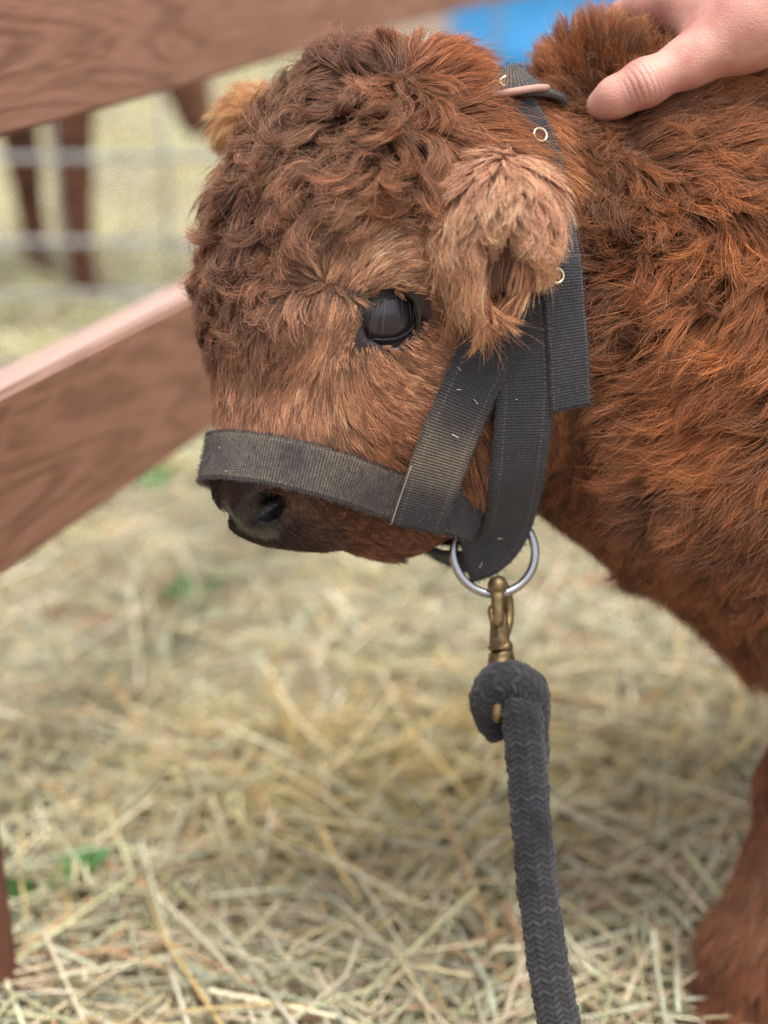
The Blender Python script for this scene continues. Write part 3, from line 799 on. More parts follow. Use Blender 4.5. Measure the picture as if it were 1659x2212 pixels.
# flow guides: position in the photo, direction (right, down), length cm, lift, curl
G = {
HEAD: [(850, 90, -.5, -.6, 3.0, .45, .6), (720, 130, -.7, .2, 4.2, .5, 1), (640, 230, -.6, .7, 4.2, .45, 1), (760, 250, -.3, .9, 4.5, .45, 1),
 (880, 230, -.1, .8, 4.5, .45, .9), (950, 130, .6, -.8, 3.0, .6, .15), (1040, 170, .8, -.5, 2.6, .4, .15), (1000, 260, .9, 0, 4.5, .35, .25),
 (1080, 290, 1, .05, 4.5, .3, .2), (1150, 330, 1, .3, 4.5, .3, .3), (950, 350, -.2, .9, 4, .4, .7), (930, 450, -.5, .7, 3, .35, .6),
 (500, 400, -.3, .9, 3.5, .4, 1), (560, 330, -.4, .9, 4.2, .4, 1), (620, 450, -.3, .9, 4, .45, 1), (720, 420, -.5, .8, 4.5, .45, 1),
 (840, 400, -.6, .7, 4.2, .45, .9), (450, 560, -.1, .9, 3, .35, 1), (560, 560, -.2, .9, 3.5, .45, 1), (640, 640, .3, .9, 3.2, .5, .9),
 (480, 700, 0, .9, 2.4, .35, .8), (560, 700, 0, .9, 2.5, .4, .7), (470, 820, .1, .9, 1.5, .25, .4), (500, 780, .1, .9, 2.0, .35, .6),
 (700, 550, .2, -.9, 1.6, .3, .1), (770, 540, .7, -.65, 1.7, .22, .03), (850, 560, .9, -.35, 1.6, .18, 0), (930, 560, 1, .1, 1.6, .18, 0), (660, 600, -.6, -.3, 1.6, .22, .15),
 (705, 645, -.1, .7, 1.2, .12, 0), (712, 700, -.1, 1, 1.2, .12, 0), (650, 700, -.5, .9, 1.8, .2, .3), (745, 600, .3, -.9, 1.2, .15, 0), (742, 690, -.6, .8, 1.0, .08, 0), (738, 735, -.5, .9, 1.0, .08, 0), (775, 765, .1, 1, 1.0, .08, 0), (850, 750, .6, .8, 1.0, .08, 0), (915, 690, 1, .4, 1.0, .08, 0), (800, 600, .6, -.7, 1.2, .15, 0), (880, 610, .9, -.3, 1.2, .12, 0),
 (940, 640, .8, .5, 1.3, .12, 0), (940, 720, .9, .5, 1.2, .12, 0), (685, 765, -.7, .7, 1.4, .16, 0), (620, 790, -.8, .6, 1.7, .25, .2),
 (560, 800, -.5, .8, 1.9, .3, .35), (690, 830, -.3, .95, 1.5, .18, 0), (640, 870, -.1, 1, 1.6, .2, .05), (760, 850, .6, .8, 1.4, .17, 0), (740, 800, .1, 1, 1.2, .15, 0),
 (820, 800, 1, .3, 1.3, .13, 0), (900, 790, 1, .15, 1.3, .13, 0), (960, 760, 1, .3, 1.2, .13, 0), (850, 880, .95, .35, 1.4, .18, 0),
 (780, 930, .8, .6, 1.5, .2, 0), (680, 930, .4, .9, 1.5, .2, 0), (580, 920, .2, 1, 1.5, .2, 0), (500, 900, .05, 1, 1.2, .15, .05),
 (880, 960, .8, .6, 1.4, .25, .1), (560, 1020, 0, 1, .45, .1, 0), (470, 1060, -.1, 1, .18, .1, 0), (540, 1140, .2, 1, .2, .1, 0), (620, 1100, .5, .8, .45, .12, 0), (700, 1130, .7, .6, .7, .15, 0), (800, 1140, .8, .5, .8, .2, .1),
 (860, 1180, .9, .3, 1.1, .2, .15), (1000, 900, .6, .7, 2, .25, .1), (1030, 1000, .3, .9, 2, .3, .1), (950, 1050, .6, .7, 1.5, .25, .1)],
NECK: [(1230, 90, -.1, -1, 2.3, .75, .4), (1330, 80, .1, -1, 2.3, .75, .4), (1440, 90, .4, -.9, 2.3, .7, .3), (1190, 170, -.4, -.8, 2.4, .7, .4), (1250, 180, -.1, -.7, 2.6, .7, .4), (1380, 170, .1, -.7, 2.6, .7, .4),
 (1250, 280, -.1, .8, 2.6, .5, .6), (1300, 370, -.2, .8, 3, .5, .7), (1250, 500, -.1, .9, 2.5, .45, .6), (1420, 300, .8, -.1, 3.2, .35, .4),
 (1550, 300, .9, -.2, 3.6, .3, .35), (1620, 400, .8, .3, 4, .4, .5), (1500, 400, .5, .5, 3.6, .4, .6), (1400, 480, -.3, .7, 3.5, .5, .8), (1530, 540, -.6, .5, 4, .45, .6),
 (1620, 620, -.5, .8, 4.5, .45, .4), (1350, 640, -.7, .5, 3.6, .5, .4), (1350, 740, -.95, .2, 4, .5, .3), (1480, 700, -.9, .3, 4.5, .45, .3), (1600, 780, -.95, .15, 5, .45, .35),
 (1400, 850, -1, .2, 4.5, .5, .25), (1520, 920, -1, .25, 5, .45, .3), (1620, 950, -.9, .4, 5, .5, .5), (1450, 1020, -.9, .4, 4.5, .45, .3),
 (1560, 1080, -.8, .5, 4.5, .45, .4), (1640, 1150, -.3, .9, 4, .5, .6), (1270, 850, -.3, .8, 2.1, .35, .15), (1230, 980, -.3, .85, 2, .3, .1),
 (1320, 1050, -.5, .7, 2.6, .35, .15), (1250, 1110, -.3, .95, 2.1, .35, .1), (1400, 1180, -.4, .9, 2.9, .5, .25), (1540, 1290, -.3, .95, 3.2, .5, .25), (1640, 1400, -.2, 1, 3.4, .5, .25), (1900, 900, .6, .8, 4, .3, .3), (1900, 300, .8, .4, 4, .3, .3)],
EAR: [(1000, 430, -.5, .8, 1.7, .28, .35), (1060, 380, -.1, 1, 1.7, .28, .4), (1130, 390, .35, .9, 1.9, .28, .4), (1190, 450, .25, 1, 2.1, .28, .4),
 (970, 520, -.15, .95, 2.3, .22, .35), (1010, 620, .15, 1, 3.6, .15, .35), (1070, 470, -.1, 1, 1.5, .30, .5), (1140, 500, .3, .95, 2.8, .30, .55),
 (1180, 580, -.1, 1, 3.2, .2, .4), (1080, 515, 0, 1, .9, .2, .3), (1085, 560, 0, 1, .8, .2, .3), (1060, 660, .1, 1, 4.0, .15, .3), (1120, 650, -.1, 1, 4.2, .15, .3)],
FAREAR: [(500, 250, -.5, .3, 1.6, .4, .2), (540, 220, -.4, -.4, 1.6, .4, .2), (520, 300, -.3, .9, 1.6, .4, .2)],
LEG: [(1620, 1700, -.1, 1, 2.4, .25, .1), (1620, 2050, -.4, 1, 3.6, .38, .2), (1560, 2100, -.5, 1, 3.0, .4, .2), (1750, 1400, -.1, 1, 3, .3, .2)],
}
# coat colours (linear), by photo position
K_ = {
HEAD: [(640, 250, .125, .066, .043), (800, 160, .125, .062, .040), (520, 420, .135, .070, .047), (620, 600, .150, .080, .053), (460, 620, .150, .080, .055), (700, 420, .150, .076, .046),
 (880, 330, .165, .076, .042), (960, 130, .21, .078, .030), (1040, 200, .225, .088, .034), (1100, 290, .25, .108, .046), (930, 430, .165, .072, .036),
 (700, 550, .22, .125, .078), (820, 560, .27, .160, .100), (920, 560, .23, .125, .075), (560, 760, .20, .105, .068), (700, 800, .27, .145, .088), (850, 840, .29, .150, .090),
 (680, 900, .26, .140, .086), (500, 880, .23, .120, .075), (850, 960, .22, .105, .058), (560, 1030, .09, .045, .030), (470, 1060, .018, .011, .009), (530, 1130, .010, .008, .007), (610, 1160, .012, .008, .007), (650, 1185, .02, .011, .009), (690, 1130, .065, .032, .021), (800, 1130, .125, .052, .026), (950, 1000, .14, .055, .024), (1030, 900, .13, .050, .020)],
NECK: [(1250, 120, .20, .075, .024), (1400, 120, .23, .088, .028), (1270, 350, .14, .050, .017), (1270, 600, .10, .032, .011), (1420, 400, .19, .070, .024), (1560, 340, .24, .092, .034), (1620, 500, .26, .095, .030),
 (1450, 560, .19, .066, .021), (1400, 750, .25, .098, .036), (1560, 720, .27, .100, .032), (1450, 900, .27, .110, .045), (1600, 900, .25, .092, .030), (1280, 900, .13, .043, .014), (1280, 1060, .15, .052, .018), (1450, 1100, .19, .074, .030), (1580, 1200, .185, .070, .028), (1400, 1200, .15, .055, .021), (1640, 1380, .17, .062, .025)],
EAR: [(1050, 400, .37, .205, .135), (1150, 430, .37, .200, .130), (1060, 470, .43, .250, .155), (1000, 560, .40, .215, .125), (1150, 560, .41, .220, .130), (1080, 660, .37, .180, .090)],
FAREAR: [(500, 250, .38, .20, .10)],
LEG: [(1620, 1700, .125, .047, .021), (1620, 2050, .115, .044, .020)],
}
def interp(tab, u, v, sig=55.0):
    T = np.array(tab, float)
    d2 = (u[:, None] - T[None, :, 0]) ** 2 + (v[:, None] - T[None, :, 1]) ** 2
    w = 1.0 / (d2 + sig * sig * 0.3) ** 2
    w /= w.sum(1, keepdims=True)
    return w @ T[:, 2:]
_nk = [(rng.normal(0, 1, 3), rng.random() * 6.28) for _ in range(24)]
def wob(P, scale, seed=0):
    """smooth noise, about -1..1"""
    r = 0
    for i in range(6):
        k, ph = _nk[(i + seed * 6) % 24]
        r = r + np.sin(P @ (k / scale * 2.2) + ph + i)
    return r / 2.6

DENS = [1.40e6, 0.85e6, 2.0e6, 1.1e6, 1.0e6]
def density(cen):
    u, v, d = proj(cen)
    _, nv = calfb.look(cen)
    fc = np.sum(nv * nrm(EYE - cen), 1)
    g = calfb.group(cen)
    dn = np.select([g == HEAD, g == NECK, g == EAR, g == LEG, g == FAREAR], DENS, 1e6)
    dn = dn * np.where((g == HEAD) & (v > 560) & (u > 600) & (v < 1000), 1.35, 1.0)
    dn = dn * smoothstep(-0.5, -0.1, fc)
    out = np.maximum.reduce([np.abs(u - 829.5) - 930, np.abs(v - 1106) - 1200])
    dn = dn * np.where(out > 0, np.where((u > 829) & (out < 1500) & (g != LEG), 0.22, 0.0), 1.0)
    # bare skin: eye rim, nose
    q = cen - ceye
    qe = cen - EO
    qa, qb = qe @ ax1, qe @ ax2
    ee = np.hypot(qa, qb) / eye_r(np.arctan2(qb, qa))
    ee = ee + 0.06 * smoothstep(-0.002, 0.010, qb)
    dn = dn * np.where(np.linalg.norm(q, axis=1) < 0.045, smoothstep(1.24, 1.36, ee), 1.0)
    dn = dn * (1 - 0.97 * smoothstep(0.034, 0.022, np.linalg.norm(cen - onskin_cache, axis=1)))
    dn = dn * np.where((g == LEG) & (cen[:, 2] < 0.028), 0.0, 1.0)
    # inside of the ear cup
    cav = np.sum(((cen - C(1086, 602, 0.811)) / np.array([0.0095, 0.030, 0.027])) ** 2, 1)
    dn = dn * np.where((g == EAR) & (cav < 1), 0.02, 1.0)
    return dn
onskin_cache = onskin(522, 1110)
roots = tri_sample(V, F, density)
NH = len(roots)
gr = calfb.group(roots)
ur, vr, dr = proj(roots)
_, nr = calfb.look(roots)
par = np.zeros((NH, 5)); colh = np.zeros((NH, 3))
for g in G:
    m = gr == g
    if m.any():
        par[m] = interp(G[g], ur[m], vr[m], 66); colh[m] = interp(K_[g], ur[m], vr[m], 70)
# short hair round the eye
qe = roots - EO
eer = np.hypot(qe @ ax1, qe @ ax2) / eye_r(np.arctan2(qe @ ax2, qe @ ax1))
eer = np.where(np.linalg.norm(qe, axis=1) < 0.08, eer, 9.0)
shr = smoothstep(1.25, 2.3, eer)
par[:, 2] *= 0.32 + 0.68 * shr; par[:, 3] *= 0.6 + 0.4 * shr; par[:, 4] *= shr
# flattened under the straps
SP_ = np.vstack(STRAPS)
kd = kdtree.KDTree(len(SP_))
for i, (a, b) in enumerate(SP_): kd.insert((a, b, 0), i)
kd.balance()
near = np.array([kd.find((a, b, 0))[2] for a, b in zip(ur, vr)])
flatn = np.where((gr == HEAD) & (vr > 380) | (gr == NECK), smoothstep(62, 44, near), 0)
flatn = np.where((gr == NECK) & (vr < 520), 0, flatn)

def grow(R, N, fl, L, lift, curl, sgn, tilt, K=10, grav=0.10):
    N = N.copy()
    wv_ = np.where(rng.random(len(R)) < 0.55, rng.uniform(3.0, 4.6, len(R)), 0.0)
    side = nrm(np.cross(N, fl))
    d = nrm(fl * (1 - lift)[:, None] + N * lift[:, None])
    p = R.copy(); pts = [p.copy()]
    ax = nrm(N * np.cos(tilt)[:, None] + side * np.sin(tilt)[:, None])
    for k in range(1, K):
        t = k / (K - 1)
        a = (sgn * curl * (0.35 + 0.65 * t) * np.cos(wv_ * t))[:, None]
        ca, sa = np.cos(a), np.sin(a)
        d = d * ca + np.cross(ax, d) * sa + ax * (np.sum(ax * d, 1)[:, None] * (1 - ca))
        d = d - N * (0.30 * lift)[:, None] * t
        d[:, 2] -= grav * t * 0.35
        d = nrm(d)
        p = p + d * (L / (K - 1))[:, None]
        f, gN = calfb.look(p)
        hmin = 0.0008 + 0.0075 * lift * math.sin(math.pi * min(t, 0.75)) 
        p = p + gN * np.maximum(hmin - f, 0)[:, None]
        near_ = (f < 0.03)[:, None]
        N = np.where(near_, nrm(N * 0.5 + gN * 0.5), N)
        pts.append(p.copy())
    return np.stack(pts, 1)
def flow3(N, dx, dy):
    w = RIGHT * dx[:, None] - UP * dy[:, None]
    w = w - N * np.sum(w * N, 1)[:, None]
    return nrm(w)
def rot_about(v, ax, a):
    ca, sa = np.cos(a)[:, None], np.sin(a)[:, None]
    return v * ca + np.cross(ax, v) * sa

# locks, tufts within locks, strands within tufts
curl_r, lift_r = par[:, 4], par[:, 3]
cq = np.clip(curl_r * 1.25, 0, 1)
dens_r = np.select([gr == g for g in (HEAD, NECK, EAR, LEG, FAREAR)], DENS)
sp1 = np.where(gr == NECK, 0.015, np.where(gr == EAR, 0.008, 0.0042 + 0.0060 * cq))
sp2 = np.where(gr == NECK, 0.0048, np.where(gr == EAR, 0.0034, 0.0024 + 0.0010 * cq))
g1 = np.where(rng.random(NH) < 1 / (dens_r * sp1 ** 2))[0]
g2 = np.where(rng.random(NH) < 1 / (dens_r * sp2 ** 2))[0]
n1, n2 = len(g1), len(g2)
def params(ix, big):
    R, N, Q = roots[ix], nr[ix], par[ix]; m = len(ix)
    cu = np.clip(Q[:, 4], 0, 1); nk = (gr[ix] == NECK)
    fl = flow3(N, Q[:, 0], Q[:, 1])
    if big:
        a = wob(R, 0.06, 0) * (0.12 + 0.55 * cu) + rng.normal(0, 1, m) * (0.05 + 0.42 * cu + 0.12 * nk)
    else:
        a = rng.normal(0, 1, m) * (0.07 + 0.16 * cu + 0.10 * nk)
    fl = nrm(rot_about(fl, N, a))
    sg = np.where(wob(R, 0.03, 1) + rng.normal(0, 1.1, m) > 0, 1.0, -1.0)
    L = Q[:, 2] * 0.01 * rng.uniform(0.85, 1.25, m) * np.where(gr[ix] == HEAD, 1 - 0.12 * cu, 1.0)
    lf = np.clip(Q[:, 3] * np.where(gr[ix] == HEAD, 1 - 0.22 * cu, 1.0) * rng.uniform(0.7, 1.15, m) + 0.07 * cu * wob(R, 0.03, 2), 0.05, 0.9)
    fg = flatn[ix]
    lf = lf * (1 - 0.9 * fg); L = L * (1 - 0.6 * fg)
    cg = cu * rng.uniform(0.30, 0.66, m)
    til = rng.uniform(-0.8, 0.8, m) * (0.2 + 0.8 * cu)
    return grow(R, N, fl, L, lf, cg, sg, til)
gd1 = params(g1, True); gd2s = params(g2, False)
def nearest(Rg, R):
    kd = kdtree.KDTree(len(Rg))
    for i in range(len(Rg)): kd.insert(Rg[i], i)
    kd.balance()
    return np.array([kd.find(p)[1] for p in R])
o1 = nearest(roots[g1], roots[g2])
tt10 = np.linspace(0, 1, gd1.shape[1])[None, :]
c1 = np.select([gr[g2] == NECK, gr[g2] == EAR], [0.45, 0.60], 0.10 + 0.76 * cq[g2]) * rng.uniform(0.65, 1.15, n2)
off1 = roots[g2] - roots[g1][o1]
follow = gd1[o1] + off1[:, None] * (1 - np.minimum(c1, .9)[:, None] * tt10 ** 0.9)[..., None]
wl = np.select([gr[g2] == NECK, gr[g2] == EAR], [0.55, 0.55], 0.35 + 0.5 * cq[g2])[:, None, None]
guides = follow * wl + gd2s * (1 - wl)
own = nearest(roots[g2], roots)
Kp = 9
cur = curl_r
lenf = np.clip(rng.normal(0.84, 0.18, NH), 0.35, 1.0)
stray = rng.random(NH) < np.where(gr == NECK, 0.12, np.where(gr == EAR, 0.12, 0.05 + 0.05 * cq))
lenf[stray] = rng.uniform(0.9, 1.0, stray.sum())
t = np.linspace(0, 1, Kp)[None, :]
tg = t * lenf[:, None] * (guides.shape[1] - 1)
i0 = np.clip(np.floor(tg).astype(int), 0, guides.shape[1] - 2); ft = (tg - i0)[..., None]
Gp = guides[own[:, None], i0] * (1 - ft) + guides[own[:, None], i0 + 1] * ft
offv = roots - roots[g2][own]
clump = np.select([gr == NECK, gr == EAR], [0.35, 0.42], 0.25 + 0.25 * cq)
clump = clump * rng.uniform(0.2, 1.5, NH)
clump = np.where(stray, -0.6, np.minimum(clump, 0.9))
shape = 1 - clump[:, None] * t ** 0.85
P = Gp + offv[:, None] * shape[..., None]
# frizz and stray bend
side = nrm(np.cross(nr, rng.normal(0, 1, (NH, 3))))
ph = rng.random(NH) * 6.28
fr = np.where(gr == NECK, 0.0011, np.where(gr == EAR, 0.0010, 0.0004 + 0.0008 * cur)) * rng.uniform(0.3, 1.5, NH)
fr = np.where(stray, fr * 2.2, fr)
P += side[:, None] * (fr[:, None] * t * np.sin(ph[:, None] + t * rng.uniform(5, 11, NH)[:, None]))[..., None]
bend = np.where(stray, 0.006, 0.0012) * rng.normal(0, 1, NH) * np.minimum(par[:, 2] / 3, 1.2)
P += side[:, None] * (bend[:, None] * t ** 2)[..., None]
P += nr[:, None] * (np.where(stray, 0.004, 0.0)[:, None] * t * (1 - flatn[:, None]) * np.minimum(par[:, 2] / 3, 1.2)[:, None])[..., None]
for k in range(1, Kp):
    f, gN = calfb.look(P[:, k])
    P[:, k] += gN * np.maximum(0.0006 - f, 0)[:, None]
P[:, 0] = roots - nr * 0.001
# colour per strand, tips a little bleached
cl = colh * np.exp(rng.normal(-0.03, 0.42, NH))[:, None] * np.exp(rng.normal(0, 0.10, n2))[own][:, None] * np.exp(rng.normal(0, 0.26, n1) * np.where(gr[g1] == EAR, 0.35, 1.0))[o1][own][:, None] * 1.75
pale = np.clip(rng.normal(0.0, 0.10 + 0.06 * cq, NH) + (0.18 + 0.12 * cq) * stray + 0.08 * wob(roots, 0.05, 3), 0, 0.5)
cl = cl * (1 - pale[:, None]) + np.array([0.46, 0.30, 0.20]) * pale[:, None]
cl *= np.where(gr == NECK, 0.62, np.where(gr == HEAD, 0.94 - 0.20 * cq, np.where(gr == EAR, 0.85, 1.0)))[:, None] * np.where((gr == HEAD)[:, None], np.array([1.05, 0.96, 0.85]), np.array([1.03, 0.98, 0.92]))
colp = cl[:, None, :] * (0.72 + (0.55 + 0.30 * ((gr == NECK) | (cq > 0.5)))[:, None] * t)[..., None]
HAIRR = np.where(gr == NECK, 0.000150, 0.000132) * np.exp(rng.normal(0, 0.2, NH))
HAIRR = HAIRR * np.where(ur > 1780, 2.0, 1.0)
radp = HAIRR[:, None] * (1.0 - 0.75 * t ** 1.6)

hairm = bpy.data.materials.new('coat_hair'); hairm.use_nodes = True
hn, hl = hairm.node_tree.nodes, hairm.node_tree.links
hn.remove(hn['Principled BSDF'])
ha = hn.new('ShaderNodeAttribute'); ha.attribute_name = 'tint'
hd = hn.new('ShaderNodeBsdfDiffuse'); hl.new(ha.outputs['Color'], hd.inputs['Color'])
ht = hn.new('ShaderNodeBsdfTranslucent'); hl.new(ha.outputs['Color'], ht.inputs['Color'])
hr = hn.new('ShaderNodeBsdfHair'); hr.component = 'Reflection'
hr.inputs['RoughnessU'].default_value = 0.28; hr.inputs['RoughnessV'].default_value = 0.9
hmix = hn.new('ShaderNodeMix'); hmix.data_type = 'RGBA'; hmix.inputs[0].default_value = 0.35
hl.new(ha.outputs['Color'], hmix.inputs[6]); hmix.inputs[7].default_value = (0.9, 0.85, 0.85, 1)
hl.new(hmix.outputs[2], hr.inputs['Color'])
m1 = hn.new('ShaderNodeMixShader'); m1.inputs[0].default_value = 0.22
hl.new(hd.outputs[0], m1.inputs[1]); hl.new(ht.outputs[0], m1.inputs[2])
m2 = hn.new('ShaderNodeMixShader'); m2.inputs[0].default_value = 0.13
hl.new(m1.outputs[0], m2.inputs[1]); hl.new(hr.outputs[0], m2.inputs[2])
hl.new(m2.outputs[0], hn['Material Output'].inputs['Surface'])
def hair_obj(name, P, rad, col, parent, mat):
    hc = bpy.data.hair_curves.new(name)
    n_, k_ = P.shape[:2]
    hc.add_curves([k_] * n_)
    hc.attributes['position'].data.foreach_set('vector', P.astype(np.float32).ravel())
    ra = hc.attributes.get('radius') or hc.attributes.new('radius', 'FLOAT', 'POINT')
    ra.data.foreach_set('value', np.broadcast_to(rad, P.shape[:2]).astype(np.float32).ravel())
    if col is not None:
        cc = hc.attributes.new('tint', 'FLOAT_COLOR', 'POINT')
        cc.data.foreach_set('color', np.concatenate([np.clip(col, 0.003, 0.95), np.ones(P.shape[:2] + (1,))], -1).astype(np.float32).ravel())
    hc.materials.append(mat)
    return add_obj(name, hc, parent)
# woolly undercoat: short strands standing in every direction
uc = np.where((par[:, 2] > 0.9) & (rng.random(NH) < 0.38) & ((gr == HEAD) | (gr == NECK)) & (flatn < 0.3))[0]
mu = len(uc); ujit = nrm(np.cross(nr[uc], rng.normal(0, 1, (mu, 3))))
du = nrm(nr[uc] * (rng.uniform(0.25, 0.75, mu) * np.clip(par[uc, 2] / 2.4, 0.4, 1))[:, None] + ujit)
Lu = rng.uniform(0.006, 0.013, mu) * np.clip(par[uc, 2] / 2.4, 0.3, 1); tu_ = np.linspace(0, 1, Kp)
us = nrm(np.cross(du, rng.normal(0, 1, (mu, 3))))
ub = roots[uc] + ujit * 0.0015 - nr[uc] * 0.0008
Pu = ub[:, None] + du[:, None] * (Lu[:, None] * tu_)[..., None] + us[:, None] * (0.0016 * np.sin(tu_ * 5)[None] * rng.uniform(0.3, 1, mu)[:, None])[..., None]
P = np.concatenate([P, Pu]); radp = np.concatenate([radp, radp[uc] * 0.85]); colp = np.concatenate([colp, np.repeat((cl[uc] * 0.85)[:, None], Kp, 1)])
gr = np.concatenate([gr, gr[uc]])
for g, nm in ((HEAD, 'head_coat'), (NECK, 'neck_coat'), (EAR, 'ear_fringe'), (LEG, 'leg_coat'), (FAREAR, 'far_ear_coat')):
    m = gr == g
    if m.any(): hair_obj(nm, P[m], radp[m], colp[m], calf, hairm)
# eyelashes hang over the eye
NL = 22
la = rng.uniform(0.08, 0.92, NL) * math.pi
lp = []
for a in la:
    r_ = float(eye_r(a)) * rng.uniform(1.0, 1.08)
    x0, y0 = math.cos(a) * r_, math.sin(a) * r_
    base = EO + ax1 * x0 + ax2 * y0
    base = base + ne * math.sqrt(max((EYER + 0.001) ** 2 - np.sum((base - ceye) ** 2), 1e-6))
    dirv = nrm(ne * rng.uniform(0.5, 0.9) - UP * rng.uniform(0.45, 0.9) + ax1 * (x0 * 26 + rng.normal(0, 0.28)))
    L = rng.uniform(0.007, 0.017)
    tt = np.linspace(0, 1, 7)[:, None]
    lp.append(base + dirv * L * tt - UP * (0.012 * tt ** 2) - ne * (0.006 * tt ** 2))
lp = np.array(lp)
lc = np.array([0.30, 0.22, 0.17]) * np.exp(rng.normal(-1.2, 0.5, NL))[:, None]
hair_obj('eyelashes', lp, 0.00010 * (1 - 0.8 * np.linspace(0, 1, 7))[None], np.repeat(lc[:, None], 7, 1), calf, hairm)
# fuzz on the webbing and rope
fz = []; fc = []
for (Pp, T, N, B, w, th) in FUZZ:
    m = int(len(Pp) * 42)
    i = rng.integers(0, len(Pp), m); a = rng.uniform(-1, 1, m)
    a = np.where(rng.random(m) < 0.35, np.sign(a) * rng.uniform(0.95, 1.0, m), a)
    base = Pp[i] + B[i] * (a * w[i] / 2)[:, None] + N[i] * (th / 2)
    edge = (np.abs(a) > 0.93)[:, None]
    d = nrm(rng.normal(0, 0.8, (m, 3)) + N[i] * 0.5 + np.where(edge, B[i] * np.sign(a)[:, None] * 0.9, 0))
    L = rng.uniform(0.0010, 0.0030, m) * np.where(edge[:, 0], 0.7, 1.0)
    tt = np.linspace(0, 1, 5)
    s2 = nrm(rng.normal(0, 1, (m, 3)))
    fz.append(base[:, None] + d[:, None] * (L[:, None] * tt)[..., None] + s2[:, None] * (0.0009 * tt ** 2)[None, :, None])
    fc.append(np.array([0.07, 0.066, 0.066]) * np.exp(rng.normal(0, 0.5, m))[:, None])
fz = np.concatenate(fz); fc = np.concatenate(fc)
hair_obj('webbing_fuzz', fz, 0.000055, np.repeat(fc[:, None], 5, 1), halter, hairm)
fz = []; fc = []
for (Pp, T, R) in ROPEFUZZ:
    m = int(len(Pp) * 9)
    i = rng.integers(0, len(Pp), m)
    d = rng.normal(0, 1, (m, 3)); d = nrm(d - T[i] * np.sum(d * T[i], 1)[:, None])
    base = Pp[i] + d * (R[i] * 0.99)[:, None]
    dd = nrm(d + rng.normal(0, 0.7, (m, 3)))
    tt = np.linspace(0, 1, 4)
    fz.append(base[:, None] + dd[:, None] * (rng.uniform(0.0008, 0.0022, m)[:, None] * tt)[..., None])
    fc.append(np.array([0.06, 0.058, 0.060]) * np.exp(rng.normal(0, 0.5, m))[:, None])
fz = np.concatenate(fz); fc = np.concatenate(fc)
hair_obj('rope_fuzz', fz, 0.000055, np.repeat(fc[:, None], 4, 1), lead, hairm)

# ------------------------------------------------------------------ ground and straw
gm, n, l, bs = new_mat('trodden_soil')
nz = n.new('ShaderNodeTexNoise'); nz.inputs['Scale'].default_value = 9; nz.inputs['Detail'].default_value = 8; nz.inputs['Roughness'].default_value = 0.7
tc = n.new('ShaderNodeTexCoord'); l.new(tc.outputs['Object'], nz.inputs['Vector'])
cr = n.new('ShaderNodeValToRGB')
cr.color_ramp.elements[0].position = 0.35; cr.color_ramp.elements[0].color = (0.13, 0.085, 0.062, 1)
cr.color_ramp.elements[1].position = 0.7; cr.color_ramp.elements[1].color = (0.30, 0.235, 0.165, 1)
l.new(nz.outputs[0], cr.inputs[0]); l.new(cr.outputs[0], bs.inputs['Base Color']); bs.inputs['Roughness'].default_value = 1
ground = add_obj('ground', mesh_from('ground', [(-80, -30, 0), (80, -30, 0), (80, 160, 0), (-80, 160, 0)], [(0, 1, 2, 3)], gm, False), kind='structure')

